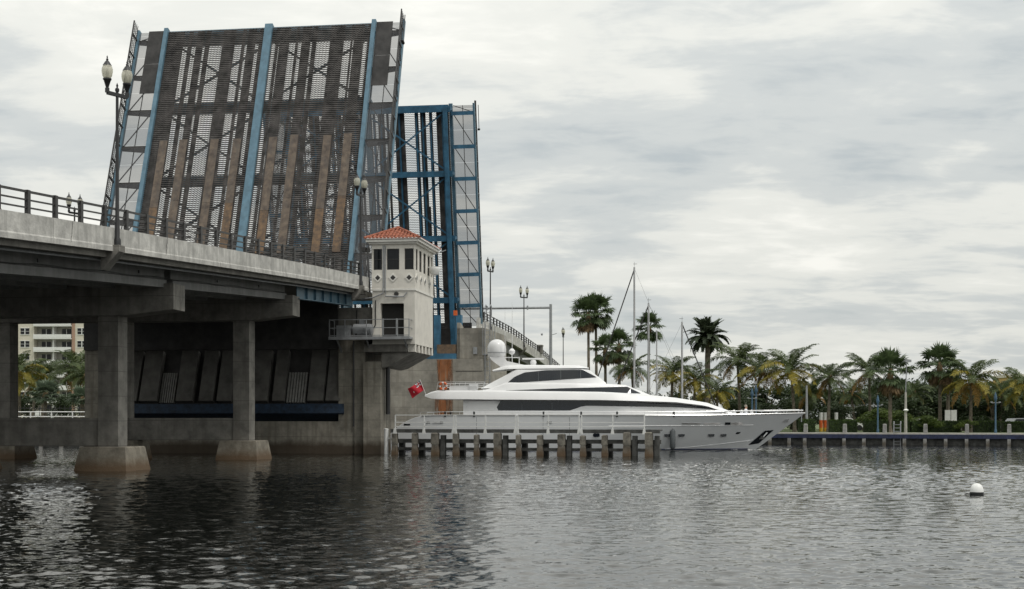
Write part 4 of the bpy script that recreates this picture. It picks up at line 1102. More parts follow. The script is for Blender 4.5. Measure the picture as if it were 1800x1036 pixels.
    MB().beam((8.35, .7, 7.6), (8.3, .7, 9.5), .06).build('mast_pole', 'galv', o)
    # flybridge aft rail, lifebuoy, flagstaff
    for y in (-2.9, 2.9):
        for z in (5.5, 5.2): MB().tube([(3.9, y, z), (7.7, y, z)], .022, 6).build('aft_rail', 'chrome', o)
        for x in (3.9, 4.5, 5.3, 6.1, 6.9, 7.6): MB().beam((x - .12, y, 4.85), (x, y, 5.5), .03).build('stanchion', 'chrome', o)
    MB().box(4.8, 6.6, -2.6, -1.4, 4.85, 5.18).build('sun_pad', 'gel', o)
    MB().box(6.4, 7.0, -2.7, -1.2, 4.85, 5.42).build('seat_back', 'gel', o)
    lb = thing('lifebuoy', 'orange and white lifebuoy ring on the yacht upper aft rail', 'lifebuoy')
    lb.location = o.matrix_basis @ Vector((4.3, -2.98, 5.18)); lb.rotation_euler = (0, 0, R(-1.2))
    for k in range(4):
        t0 = k * math.pi / 2 + .35
        MB().tube([(.27 * math.cos(t), 0, .27 * math.sin(t)) for t in np.linspace(t0, t0 + 1.05, 8)], .075, 8).build('orange_section', 'orange', lb, True)
        MB().tube([(.27 * math.cos(t), 0, .27 * math.sin(t)) for t in np.linspace(t0 + 1.05, t0 + math.pi / 2, 5)], .074, 8).build('white_section', 'white', lb, True)
    fl = thing('ensign_flag', 'red ensign flag flying from a tilted staff at the yacht stern', 'flag')
    fl.location = o.matrix_basis @ Vector((2.75, -.4, 4.45)); fl.rotation_euler = (0, 0, R(-1.2))
    MB().tube([(0, 0, 0), (-.55, 0, 1.35)], .022, 6).build('staff', 'white', fl)
    V = []; nu, nw = 18, 12
    top, bot = Vector((-.55, 0, 1.30)), Vector((-.16, 0, .50))
    def FP(i, j, dy=0.0):
        u = i / nu; v = j / nw; h = top.lerp(bot, v)
        return h + Vector((-1.0 * u, .12 * math.sin(u * 7 + v * 2) * (.3 + u) + dy, -.72 * u - .10 * math.sin(u * 3.1) * (1 - v)))
    for i in range(nu + 1):
        for j in range(nw + 1): V.append(FP(i, j))
    k = nw + 1
    fs = []; mi = []
    for i in range(nu):
        for j in range(nw):
            fs.append((i * k + j, (i + 1) * k + j, (i + 1) * k + j + 1, i * k + j + 1))
            if i < 7 and j < 5:
                diag = abs(i * 5 / 7 - j) < .5 or abs((6 - i) * 5 / 7 - j) < .5
                c = 1
                if diag: c = 2
                if i == 3 or j == 2: c = 0
                elif i in (2, 4): c = 2
                mi.append(c)
            elif abs(i - 12) + abs(j - 6.5) < 1: mi.append(2)
            else: mi.append(0)
    b = MB(); b.v = [tuple(p) for p in V]; b.f = fs; b.m = mi
    f_ = b.build('cloth', ['red', 'union', 'white'], fl, True)
    sm = f_.modifiers.new('thickness', 'SOLIDIFY'); sm.thickness = .01
    # hull fender hanging on the near side
    hf = thing('hull_fender', 'dark grey sausage fender hanging on the yacht hull', 'boat fender')
    c = side_pt(22.65, 1.0, -1, .28); hf.location = o.matrix_basis @ c
    MB().lathe([(.02, -.95), (.14, -.88), (.22, -.7), (.22, .55), (.14, .72), (.05, .8), (.0, .95)], n=12).build('body', 'fenderm', hf, True)
    MB().tube([(0, 0, .9), (0, .12, 2.15)], .014, 5).build('rope', 'black', hf)
    # deck gear on the bow
    for x in (28.0, 28.6, 29.4): MB().lathe([(.09, 1.86), (.09, 2.9), (.14, 2.95), (.14, 3.2), (.05, 3.3)], (x, .6 - .2 * (x - 28), 0), 8).build('deck_fitting', 'gel', o)
    MB().box(30.4, 31.2, -.4, .4, 2.4, 2.95).build('windlass', 'chrome', o)
    MB().tube([(33.4, 0, 2.3), (33.42, 0, 3.35)], .05, 6).build('jackstaff', 'galv', o)
    return o
yo = yacht()
def foam():
    rnd = random.Random(4); m = MB()
    for k in range(85):
        u = rnd.random() ** .7; x = 14 + u * 16.2; q = max(0, (x / 29.6 - .30) / .70); yb = 3.3 * (1 - q ** 1.55)
        y = -(yb + .12 + abs(rnd.gauss(0, .12 + .5 * (u > .9)))); r = rnd.uniform(.02, .075)
        n = 7; V = [(x + r * 2.2 * math.cos(t) * rnd.uniform(.6, 1), y + r * math.sin(t) * rnd.uniform(.6, 1), .05) for t in np.linspace(0, 6.28, n, endpoint=False)]
        m.add(V + [(x, y, 0.05 + r * .4)], [(i, (i + 1) % n, n) for i in range(n)])
    o = thing('bow_foam', 'thin white foam along the waterline of the yacht', 'foam', yo.location, yo.rotation_euler[2]); o['kind'] = 'stuff'
    f = m.build('foam_patches', 'white', o); f['kind'] = 'stuff'
foam()
def person():
    t = thing('person', 'person in white shirt and dark trousers standing on the yacht foredeck', 'person')
    t.location = yo.matrix_basis @ Vector((28.75, -.9, 1.87)); t.rotation_euler = (0, 0, R(-20))
    V = [(0, 0, .95), (0, 0, 1.12), (0, 0, 1.33), (0, 0, 1.46), (0, .01, 1.54),       # pelvis..neck
         (.0, -.10, .88), (.04, -.11, .5), (0, -.11, .08), (.14, -.12, .03),
         (.0, .10, .88), (.06, .11, .5), (.02, .11, .08), (.16, .12, .03),
         (0, -.19, 1.40), (.05, -.24, 1.14), (.27, -.20, 1.03), (.36, -.18, 1.03),
         (0, .19, 1.40), (.04, .24, 1.14), (.26, .20, 1.04), (.35, .18, 1.04),
         (.02, 0, 1.62), (.025, 0, 1.72)]
    E_ = [(0, 1), (1, 2), (2, 3), (3, 4), (0, 5), (5, 6), (6, 7), (7, 8), (0, 9), (9, 10), (10, 11), (11, 12), (3, 13), (13, 14), (14, 15), (15, 16), (3, 17), (17, 18), (18, 19), (19, 20), (4, 21), (21, 22)]
    rad = [.15, .145, .165, .11, .055, .10, .07, .05, .045, .10, .07, .05, .045, .075, .055, .042, .035, .075, .055, .042, .035, .095, .09]
    me = bpy.data.meshes.new('body'); me.from_pydata(V, E_, []); me.update()
    me.materials.append(M['skin']); me.materials.append(M['shirt']); me.materials.append(M['trousers'])
    b = obj('body', me, t)
    b.modifiers.new('skin', 'SKIN'); me.skin_vertices[0].data[0].use_root = True
    for i, r_ in enumerate(rad): me.skin_vertices[0].data[i].radius = (r_, r_ * (1.15 if i in (1, 2) else 1))
    s = b.modifiers.new('sub', 'SUBSURF'); s.levels = s.render_levels = 2
    dg = bpy.context.evaluated_depsgraph_get(); ev = b.evaluated_get(dg)
    me2 = bpy.data.meshes.new_from_object(ev)
    b.modifiers.clear(); b.data = me2
    me2.materials.clear()
    for k in ('skin', 'shirt', 'trousers'): me2.materials.append(M[k])
    for p in me2.polygons:
        c = p.center; p.use_smooth = True
        p.material_index = 2 if (c.z < .97 and not (abs(c.y) > .15 and c.x > .1 and c.z > .9)) else (0 if (c.z > 1.50 or (c.x > .2 and c.z > .9)) else 1)
    MB().lathe([(.115, 1.66), (.12, 1.74), (.09, 1.82), (.0, 1.85)], (-.005, 0, 0), 12).build('hair', 'hair', t, True)
    MB().beam((.11, 0, 1.63), (.135, 0, 1.61), .03).build('nose', 'skin', t)
    for sy in (-1, 1):
        MB().box(.09, .112, sy * .04 - .012, sy * .04 + .012, 1.655, 1.672).build('eye', 'black', t)
        MB().box(-.02, .03, sy * .1 - .012, sy * .1 + .012, 1.61, 1.67).build('ear', 'skin', t)
person()
# ================================================================== sailboats behind the yacht
def sailboat(label, px, top, Y, Lh, cover, stay=True, rz=0.0, second=None):
    p = at(px, 735, Y); hm = H + (HZ - top) / F * Y
    o = thing('sailboat', label, 'sailboat', (p.x, Y, 0), rz, 'sailboats moored behind the yacht')
    m = MB(); V = []; n = 16
    for i in range(n + 1):
        u = i / n; x = -Lh * .55 + Lh * u; hb = 1.5 * math.sin(min(1, (1 - u) * 1.6 + .02) * math.pi / 2) * (.75 + .25 * min(1, u * 4))
        z = .95 + .3 * u
        V += [(x, -hb, z), (x - .3 * u, -hb * .8, .2), (x - .6 * u, 0, -.5), (x - .3 * u, hb * .8, .2), (x, hb, z)]
    fs = [(i * 5 + j, i * 5 + j + 1, (i + 1) * 5 + j + 1, (i + 1) * 5 + j) for i in range(n) for j in range(4)] + [(0, 1, 2, 3, 4)] + [(i * 5, (i + 1) * 5, (i + 1) * 5 + 4, i * 5 + 4) for i in range(n)]
    m.add(V, fs).build('hull', 'white', o, True)
    MB().frus(-.2, 0, 1.0, 1.6, 2.2, 1.0, 1.8, .8).build('cabin', 'white', o)
    MB().tube([(0, 0, 1), (0, 0, hm)], [.11, .085], 8).build('mast', 'mast', o, True)
    MB().tube([(0, 0, 2.3), (-Lh * .38, 0, 2.4)], .08, 8).build('boom', 'mast', o)
    MB().tube([(-.1, 0, 2.5), (-Lh * .2, 0, 2.6), (-Lh * .37, 0, 2.5)], [.2, .22, .1], 8).build('sail_cover', cover, o, True)
    MB().tube([(0, 0, hm - .2), (Lh * .43, 0, 1.3)], .03 if not stay else .06, 6).build('forestay', 'galv' if not stay else 'dark_rail', o)
    MB().tube([(0, 0, hm - .1), (-Lh * .53, 0, 1.1)], .008, 5).build('backstay', 'black', o)
    for s in (-1, 1):
        MB().tube([(0, 0, hm * .97), (-.1, s * .7, hm * .55), (-.1, s * 1.4, 1.1)], .009, 5).build('shroud', 'black', o)
        MB().beam((0, 0, hm * .55), (-.1, s * .7, hm * .55), .04).build('spreader', 'mast', o)
    MB().tube([(0, 0, hm), (0, 0, hm + .5)], .012, 5).beam((-.25, 0, hm + .3), (.1, 0, hm + .3), .03).build('wind_vane', 'black', o)
    if second: MB().tube([(second[0], 0, 1), (second[0], 0, second[1])], [.09, .06], 8).build('mizzen_mast', 'mast', o, True)
    return o
sailboat('sailboat with the tallest aluminium mast and a long furled forestay', 1115, 470, 133, 12, 'sailcover', True, R(175))
sailboat('sailboat with two slim masts close together', 1140, 533, 136, 11, 'white', True, R(170), (-.78, 11.0))
sailboat('sailboat with the rightmost mast, a dark stay slanting right', 1199, 566, 134, 9.5, 'white', True, R(-8))
# ================================================================== mooring buoy
bp_ = at(1717, 735, 48.6)
by = thing('mooring_buoy', 'white mooring buoy with dark waterline band on open water', 'buoy', (bp_.x, bp_.y, 0))
MB().lathe([(.10, .46), (.18, .40), (.24, .30), (.265, .2), (.27, .12)][::-1] + [(.0, .48)], n=20).build('float', 'white', by, True)
MB().lathe([(.0, -.2), (.2, -.15), (.27, -.02), (.275, .03), (.275, .12)], n=20).build('band', 'black', by, True)
MB().tube([(-.03, 0, .46), (-.03, 0, .56), (-.1, 0, .64)], .012, 6).tube([(.0 + .05 * math.cos(t), 0, .50 + .05 * math.sin(t)) for t in np.linspace(0, 6.28, 10)], .01, 5).build('eye_ring', 'galv', by)
by.scale = (.84, .84, .84)
MB().tube([(-.27, 0, .04), (-.4, -.02, .05), (-.5, 0, .03)], .025, 6).build('rope', 'black', by)
# ================================================================== palms
def pinnate(name, L_, droop, rise, nl, ll, mt, hang=.6, seed=1, stiff=False):
    """feather frond growing along +x: a curved rachis with leaflets on both sides"""
    rnd = random.Random(seed); b = MB()
    n = 14; P = []; ang = rise; x = z = 0.0
    for i in range(n + 1):
        P.append(Vector((x, 0, z)))
        st = L_ / n; x += st * math.cos(ang); z += st * math.sin(ang); ang -= droop / n * (.4 + 1.4 * i / n)
    b.tube(P, [.045 * (1 - .8 * i / n) for i in range(n + 1)], 3)
    for k in range(nl):
        u = .12 + .88 * (k + rnd.random() * .5) / nl
        f = u * n; i = min(n - 1, int(f)); p = P[i].lerp(P[i + 1], f - i); d = (P[i + 1] - P[i]).normalized()
        l_ = ll * (math.sin(min(1, u * 1.15) * math.pi * .93) ** .6 + .12) * rnd.uniform(.8, 1.1)
        for s in (-1, 1):
            side = Vector((0, s, 0))
            up = d.cross(side) * -s if False else Vector((-d.z, 0, d.x))
            dr = (side * .85 + d * rnd.uniform(.45, .75) + up * (rnd.uniform(.1, .3) if stiff else rnd.uniform(-.1, .2))).normalized()
            tip = p + dr * l_ * .55; end = tip + (dr + Vector((0, 0, -hang * rnd.uniform(.6, 1.3)))).normalized() * l_ * .45
            w_ = d * .045 * (1.2 if stiff else 1)
            b.add([p - w_ * .6, p + w_ * .6, tip + w_, end, tip - w_], [(0, 1, 2, 4), (4, 2, 3)])
    me = b.mesh(name, mt); return me
def fanleaf(name, pet, rad, mt, seed=1, droop=.4, rise=.3):
    rnd = random.Random(seed); b = MB()
    c = Vector((pet * math.cos(rise), 0, pet * math.sin(rise)))
    b.tube([(0, 0, 0), tuple(c)], [.03, .02], 3)
    d0 = Vector((math.cos(rise), 0, math.sin(rise))); up = Vector((-math.sin(rise), 0, math.cos(rise)))
    n = 22
    for k in range(n):
        t = (k + .5) / n * 4.4 - 2.2
        d = (d0 * math.cos(t) + Vector((0, 1, 0)) * math.sin(t) + up * (.12 * (k % 2) + .1)).normalized()
        sd = (d0 * -math.sin(t) + Vector((0, 1, 0)) * math.cos(t)) * rad * .09
        l_ = rad * rnd.uniform(.85, 1.08); m_ = c + d * l_ * .6
        e = m_ + (d + Vector((0, 0, -droop * rnd.uniform(.5, 2.2)))).normalized() * l_ * .45
        b.add([c, m_ - sd, m_ + sd, e], [(0, 1, 2), (1, 3, 2)])
    return b.mesh(name, mt)
FR = {}
for key, mt in (('g', 'frond'), ('y', 'frond_y'), ('o', 'frond_o')):
    FR['coco_' + key] = [pinnate('frond', 3.4, 1.0, .95, 34, .85, mt, .7, 1), pinnate('frond', 3.6, 1.5, .55, 34, .9, mt, .9, 2), pinnate('frond', 3.5, 1.3, .1, 34, .9, mt, 1.1, 3), pinnate('frond', 3.0, .9, -.5, 30, .8, mt, 1.0, 4)]
FR['date'] = [pinnate('frond', 2.6, .6, 1.2, 44, .5, 'date', .25, 5, True), pinnate('frond', 2.8, 1.1, .75, 44, .52, 'date', .3, 6, True), pinnate('frond', 2.8, 1.5, .3, 44, .52, 'date', .35, 7, True), pinnate('frond', 2.6, 1.4, -.2, 44, .5, 'date', .4, 8, True)]
FR['fan'] = [fanleaf('frond', 1.05, .85, 'fan', 1, .25, 1.2), fanleaf('frond', 1.15, .9, 'fan', 2, .4, .65), fanleaf('frond', 1.15, .9, 'fan', 3, .55, .0), fanleaf('frond', 1.3, .9, 'fan', 4, .9, -.75), fanleaf('frond', 1.25, .8, 'deadfrond', 5, 1.1, -1.2)]
FR['fans'] = [fanleaf('frond', .9, .9, 'fan_s', 1, .2, .9), fanleaf('frond', 1.0, .95, 'fan_s', 2, .3, .4), fanleaf('frond', 1.0, .95, 'fan_s', 3, .4, 0.0), fanleaf('frond', .9, .8, 'fan_s', 4, .6, -.5)]
def trunk_mesh(h, r0, r1, lean, seed):
    rnd = random.Random(seed); n = 14; a = rnd.uniform(0, 6.28); pts = []; rs = []
    for i in range(n + 1):
        u = i / n; s = lean * (u ** 1.6)
        pts.append((s * math.cos(a), s * math.sin(a), h * u)); rs.append((r0 + (r1 - r0) * u) * (1 + .06 * (i % 2)) * (1.35 if i == 0 else 1))
    b = MB().tube(pts, rs, 8); return b, pts[-1]
PG = {'coco': 'coconut palms in the waterside park', 'fan': 'tall fan palms beyond the quay', 'date': None, 'fans': 'silvery palms at the left bank'}
def palm(kind, px, cy, Y, rpx, label, tint='g', gz=1.12, seed=None, nf=None):
    seed = seed if seed is not None else int(px * 7 + Y); rnd = random.Random(seed)
    p = at(px, cy, Y); sc = rpx / F * Y
    names = {'coco': 'coconut_palm', 'fan': 'fan_palm', 'date': 'date_palm', 'fans': 'silver_palm'}
    o = thing(names[kind], label, 'palm tree', (p.x, Y, gz - .05))
    h = max(.6, p.z - gz); lean = {'coco': rnd.uniform(.2, .9), 'fan': .15, 'date': .05, 'fans': .05}[kind]
    tb, top = trunk_mesh(h, {'coco': .2, 'fan': .22, 'date': .36, 'fans': .2}[kind], {'coco': .12, 'fan': .15, 'date': .3, 'fans': .16}[kind], lean, seed)
    tr = tb.build('trunk', 'bark', o, True); tr.location = (-top[0], -top[1], 0)
    cb = MB()
    if kind == 'coco':
        cb.lathe([(.12, -.35), (.2, -.1), (.16, .15), (.05, .4)], n=8)
        for k in range(7):
            t = rnd.uniform(0, 6.28); cb.lathe([(.0, -.16), (.1, -.08), (.12, .02), (.05, .14)], (.24 * math.cos(t), .24 * math.sin(t), -.3 + rnd.uniform(-.15, .1)), 7)
    elif kind == 'date': cb.lathe([(.3, -.7), (.5, -.3), (.45, .1), (.15, .4)], n=10)
    else:
        cb.lathe([(.16, -1.2 if kind == 'fan' else -.4), (.34, -.7 if kind == 'fan' else -.3), (.3, -.2), (.12, .3)], n=9)
    cr_ = cb.build('crown', 'deadfrond', o, True); cr_.location = (0, 0, h)
    base = {'coco': 2.6, 'fan': 1.6, 'date': 2.4, 'fans': 1.75}[kind]; s = sc / base
    cnt = nf or {'coco': 28, 'fan': 40, 'date': 96, 'fans': 34}[kind]
    for k in range(cnt):
        u = (k + .5) / cnt
        if kind == 'coco':
            ms = FR['coco_' + ('g' if tint == 'g' else ('g' if u < .42 else ('y' if u < .78 or tint == 'y' else 'o')))] if u < .88 or tint != 'g' else FR['coco_o']
            m_ = ms[min(3, int(u * 4))]
        elif kind == 'fan': m_ = FR['fan'][min(3, int(u * 4.7)) if tint == 'clean' else min(4, int(u * 5))]
        else: m_ = FR[kind][min(3, int(u * 4))]
        f = obj('frond', m_, cr_); q = s * rnd.uniform(.85, 1.12)
        f.scale = (q, q, q); f.rotation_euler = (rnd.uniform(-.3, .3), rnd.uniform(-.18, .18), k * 2.39996 + rnd.uniform(-.25, .25))
    g = PG[kind]
    if g: o['group'] = g
    return o
palm('fan', 1034, 552, 190, 30, 'taller left palm of the slender pair above the yacht roof')
palm('fan', 1047, 546, 192, 30, 'right palm of the slender pair above the yacht roof')
palm('fan', 1088, 607, 172, 27, 'fan palm left of the tallest sailboat mast')
palm('fan', 1064, 614, 176, 25, 'shorter fan palm just right of the slender pair')
palm('fan', 1141, 575, 186, 25, 'slender fan palm behind the twin sailboat masts', 'clean')
palm('date', 1244, 594, 172, 36, 'round crowned date palm standing above the other palms')
palm('coco', 1110, 648, 166, 32, 'dark coconut palm at the base of the tallest mast')
palm('coco', 1182, 655, 160, 36, 'yellowing coconut palm left of the rightmost sailboat mast', 'y')
palm('coco', 1222, 668, 157, 38, 'yellow coconut palm right of the rightmost sailboat mast', 'y')
palm('coco', 1296, 634, 163, 44, 'tall green coconut palm right of the date palm')
palm('coco', 1338, 652, 159, 42, 'coconut palm with orange lower fronds behind the yacht bow', 'o')
palm('coco', 1390, 652, 155, 50, 'wide yellow green coconut palm above the bow tip', 'y')
palm('coco', 1262, 690, 154, 32, 'low yellow palm behind the yacht foredeck', 'y')
palm('coco', 1459, 662, 154, 38, 'dark green coconut palm right of the bow beside the hedge')
palm('coco', 1424, 690, 162, 32, 'short shaded coconut palm right behind the bow rail')
palm('coco', 1528, 652, 160, 42, 'arching coconut palm left of the dense fan palm')
palm('fan', 1565, 652, 150, 37, 'dense fan palm beside the quay ladder')
palm('fan', 1652, 640, 153, 34, 'tallest fan palm on the right of the park')
palm('fan', 1668, 652, 158, 28, 'fan palm leaning close behind the tallest park fan palm')
palm('coco', 1708, 668, 150, 48, 'coconut palm with golden orange fronds at right', 'o')
palm('coco', 1762, 695, 166, 34, 'dark bushy palm right of the golden coconut palm')
palm('coco', 1803, 678, 148, 42, 'yellow palm cut by the right picture edge', 'y')
palm('coco', 1608, 690, 170, 30, 'small shaded palm between the two fan palms')
palm('coco', 1495, 690, 172, 30, 'small background palm between hedge and white kiosk')
# left bank, seen between the columns
palm('coco', 34, 655, 150, 44, 'coconut palm at the left picture edge under the bridge', 'y', gz=2.15)
palm('coco', 78, 660, 158, 36, 'green coconut palm in front of the apartment block', gz=2.15)
palm('coco', 135, 645, 152, 44, 'coconut palm beside the near bridge column', gz=2.15)
palm('coco', 150, 660, 148, 36, 'shorter coconut palm hard against the near bridge column', gz=2.15)
palm('fans', 80, 692, 143, 30, 'round silvery palm behind the white dock railing', gz=2.15)
palm('fans', 145, 700, 143, 26, 'silvery palm at the foot of the right coconut palm', gz=2.15)
palm('coco', 62, 675, 170, 30, 'palm with arching fronds before the apartment balconies', gz=2.15)
# ================================================================== broadleaf trees
def leaf_cloud(b, cx, cy, cz, rx, ry, rz, n, sz, rnd):
    for _ in range(n):
        while True:
            v = Vector((rnd.uniform(-1, 1), rnd.uniform(-1, 1), rnd.uniform(-1, 1)))
            if .25 < v.length < 1: break
        p = Vector((cx + v.x * rx, cy + v.y * ry, cz + v.z * rz))
        d = Vector((rnd.gauss(0, 1), rnd.gauss(0, 1), rnd.gauss(0, .6))).normalized(); e = d.cross(Vector((rnd.gauss(0, 1), rnd.gauss(0, 1), rnd.gauss(0, 1)))).normalized()
        s = sz * rnd.uniform(.6, 1.3)
        b.add([p - d * s, p - e * s * .45, p + d * s, p + e * s * .45], [(0, 1, 2, 3)])
def tree_meshes(seed, mt):
    rnd = random.Random(seed); b = MB(); t = MB()
    t.tube([(0, 0, 0), (.1, 0, 1.2), (.05, .1, 2.4), (.2, .1, 4.2)], [.28, .22, .2, .08], 7)
    for k in range(11):
        a = rnd.uniform(0, 6.28); r = rnd.uniform(.2, 2.4); z = rnd.uniform(2.2, 5.6) - r * .35
        q = rnd.uniform(.8, 1.5); c = (r * math.cos(a), r * math.sin(a), z)
        leaf_cloud(b, *c, q * 1.2, q * 1.2, q * .85, int(230 * q), .2, rnd)
        t.tube([(.06, .1, 1.6 + rnd.random()), (c[0] * .5, c[1] * .5, z * .75), c], [.1, .07, .03], 5)
    return t.mesh('trunk', 'bark', True), b.mesh('crown', mt)
TM = [tree_meshes(s, m_) for s, m_ in ((1, 'leaf'), (2, 'leaf'), (3, 'leaf'), (4, 'leaf2'))]
def tree(px, top, Y, v, label, wide=1.0, gz=1.1, group='dark trees behind the palms'):
    p = at(px, top, Y); s = (p.z - gz) / 6.6
    o = thing('broadleaf_tree', label, 'tree', (p.x, Y, gz), random.uniform(0, 6.28), group)
    a = obj('trunk', TM[v][0], o); c = obj('crown', TM[v][1], o)
    for q in (a, c): q.scale = (s * wide, s * wide, s)
    return o
random.seed(21)
WH = ['the slender palm pair', 'the shorter fan palm', 'the tallest mast', 'the twin masts', 'the rightmost mast', 'the date palm', 'the tall green coconut palm', 'the blue lamp pair', 'the orange fronded palm', 'the bow tip', 'the plain grey pole', 'the striped marker posts', 'the first quay hedge', 'the white kiosk', 'the left park lamp', 'the dense fan palm', 'the pale light pole', 'the second white car', 'the tallest park fan palm', 'the notice board', 'the golden palm', 'the picket fence', 'the right park lamp', 'the last hedge', 'the yellow building']
pxs = [1034, 1068, 1112, 1146, 1196, 1244, 1296, 1325, 1345, 1392, 1416, 1452, 1480, 1508, 1540, 1567, 1592, 1630, 1654, 1672, 1704, 1722, 1750, 1782, 1808]
tops = [692, 690, 684, 684, 676, 678, 668, 672, 666, 664, 666, 672, 678, 672, 668, 672, 656, 658, 662, 660, 664, 662, 660, 664, 656]
for i, (px, tp, wh_) in enumerate(zip(pxs, tops, WH)):
    tree(px, tp, random.uniform(182, 198), i % 3, 'dark leafy tree in the background behind ' + wh_, random.uniform(.95, 1.25))
for i, (px, tp, wh_) in enumerate(zip(pxs[6:], tops[6:], WH[6:])):
    tree(px + random.uniform(-12, 12), tp + random.uniform(22, 34), random.uniform(164, 176), (i * 2) % 3, 'lower shaded tree at trunk height behind ' + wh_, random.uniform(1.2, 1.6), group='low trees between the palms')
for px, tp, Y, lab in [(1548, 712, 156, 'bright green rounded shrub behind the blue lamp post'), (1628, 726, 150, 'yellow green shrub at the foot of the tallest park fan palm'), (1700, 735, 149, 'small sprawling shrub at the quay edge on the right'),
                       (1575, 716, 158, 'light green shrub beside the dense fan palm'), (1352, 722, 158, 'light green shrub behind the bow rail'), (1135, 690, 160, 'light green bush at the foot of the slim masts')]:
    tree(px, tp, Y, 3, lab, 1.7, group='light green shrubs in the park')
LBL = ['shaded tree left of the balconies under the bridge', 'shaded tree under the balconies of the apartment block', 'shaded tree close to the near bridge column', 'shaded tree at the left picture edge behind the bridge']
for i, (px, tp, Y) in enumerate([(50, 690, 175), (105, 686, 178), (160, 684, 174), (20, 690, 172)]):
    tree(px, tp, Y, i % 3, LBL[i], 1.2, gz=2.1, group='trees below the apartment block')
def hedge(px0, px1, Y, top, label):
    a, b_ = at(px0, 735, Y), at(px1, 735, Y); z1 = H + (HZ - top) / F * Y; Ln = b_.x - a.x
    o = thing('hedge', label, 'hedge', (a.x, Y, 1.1), 0, 'clipped hedges along the quay')
    rnd = random.Random(int(px0)); m = MB(); hh = z1 - 1.1
    for _ in range(int(Ln * 260)):
        x = rnd.uniform(0, Ln); f = rnd.random()
        if f < .5: p = Vector((x, rnd.uniform(-.05, .08), rnd.uniform(0, hh)))
        else: p = Vector((x, rnd.uniform(0, 1.0), hh + rnd.uniform(-.08, .06)))
        d = Vector((rnd.gauss(0, 1), rnd.gauss(0, 1), rnd.gauss(0, 1))).normalized(); e = d.cross(Vector((rnd.gauss(0, 1), .3, 1))).normalized(); s = rnd.uniform(.07, .14)
        m.add([p - d * s, p - e * s * .5, p + d * s, p + e * s * .5], [(0, 1, 2, 3)])
    m.build('foliage', 'hedge', o)
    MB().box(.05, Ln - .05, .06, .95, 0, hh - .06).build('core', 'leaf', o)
hedge(1405, 1434, 149, 738, 'short hedge right beside the yacht bow')
hedge(1459, 1508, 149, 739, 'hedge between the bow and the blue lamp post')
hedge(1520, 1600, 150, 739, 'hedge behind the dense fan palm')
hedge(1602, 1690, 150, 741, 'hedge behind the tallest park fan palm')
hedge(1712, 1760, 150, 741, 'hedge under the golden coconut palm')
hedge(1764, 1815, 151, 742, 'hedge at the right picture edge')
# ================================================================== park furniture
def park_lamp(px, top, Y, label):
    p = at(px, top, Y); h = p.z - 1.12
    o = thing('park_lamp', label, 'park lamp', (p.x, Y, 1.12), 0, 'blue lamp posts in the park')
    MB().lathe([(.14, 0), (.14, .3), (.09, .4), (.08, h - .9)], n=8).build('post', 'lampblue', o, True)
    MB().lathe([(.0, h), (.05, h - .1), (.17, h - .6), (.16, h - .75), (.1, h - .9)][::-1], n=8).build('lantern', 'lampblue', o, True)
    MB().beam((-.45, 0, h - 1.1), (.45, 0, h - 1.1), .06).box(-.5, -.32, -.1, .1, h - 1.08, h - .98).box(.32, .5, -.1, .1, h - 1.08, h - .98).build('cross_arm', 'galv', o)
park_lamp(1543, 694, 146, 'blue park lamp post left of the dense fan palm')
park_lamp(1750, 689, 142, 'blue park lamp post below the golden coconut palm')
park_lamp(1322, 682, 147, 'left blue park lamp post of the pair behind the bow rail')
park_lamp(1329, 676, 148, 'right blue park lamp post of the pair behind the bow rail')
def pole(px, top, Y, name, label, parts):
    p = at(px, top, Y); h = p.z - 1.12
    o = thing(name, label, 'light pole', (p.x, Y, 1.12))
    MB().tube([(0, 0, 0), (0, 0, h)], [.17, .1], 8).build('post', 'cap' if parts else 'galv', o, True)
    if parts:
        MB().tube([(0, 0, h), (.1, 0, h + 3.2)], .05, 6).build('upper_pole', 'galv', o)
        MB().box(-.05, .55, -.15, .15, h + 3.1, h + 3.35).build('lamp_head', 'galv', o)
        MB().lathe([(.1, -.15), (.3, 0), (.1, .15)], (0, -.1, 2.3), 10).build('globe_light', 'white', o, True)
pole(1592, 690, 146, 'light_pole', 'pale park light pole between the fan palms', True)
pole(1418, 678, 150, 'light_pole', 'plain grey pole rising behind the yacht bow tip', False)
tt = [(1443, 'white and orange striped marker post left of the coconut trunk', 160), (1450, 'white and orange striped marker post right of the coconut trunk', 161), (1470, 'white and orange striped marker post above the hedge', 160)]
for px, lab, Y in tt:
    p = at(px, 735, Y); o = thing('marker_post', lab, 'marker post', (p.x, Y, 1.1), 0, 'striped marker posts in the park')
    for k, mt in enumerate(('amber', 'orange', 'orange', 'white', 'white')): MB().lathe([(.2, k * .43), (.2, k * .43 + .428)], n=10).build('band', mt, o, True)
lp = at(1577, 735, 139.6)
ld = thing('quay_ladder', 'galvanised ladder climbing the seawall beside the dense fan palm', 'ladder', (lp.x, lp.y, 0), R(-20.4))
for x in (-.32, .32): MB().tube([(x, 0, -.3), (x, 0, 2.1), (x, .25, 2.25), (x, .5, 2.1)], .06, 6).build('stile', 'galv', ld)
for z in np.arange(0, 2.0, .33): MB().beam((-.32, 0, z), (.32, 0, z), .06).build('rung', 'galv', ld)
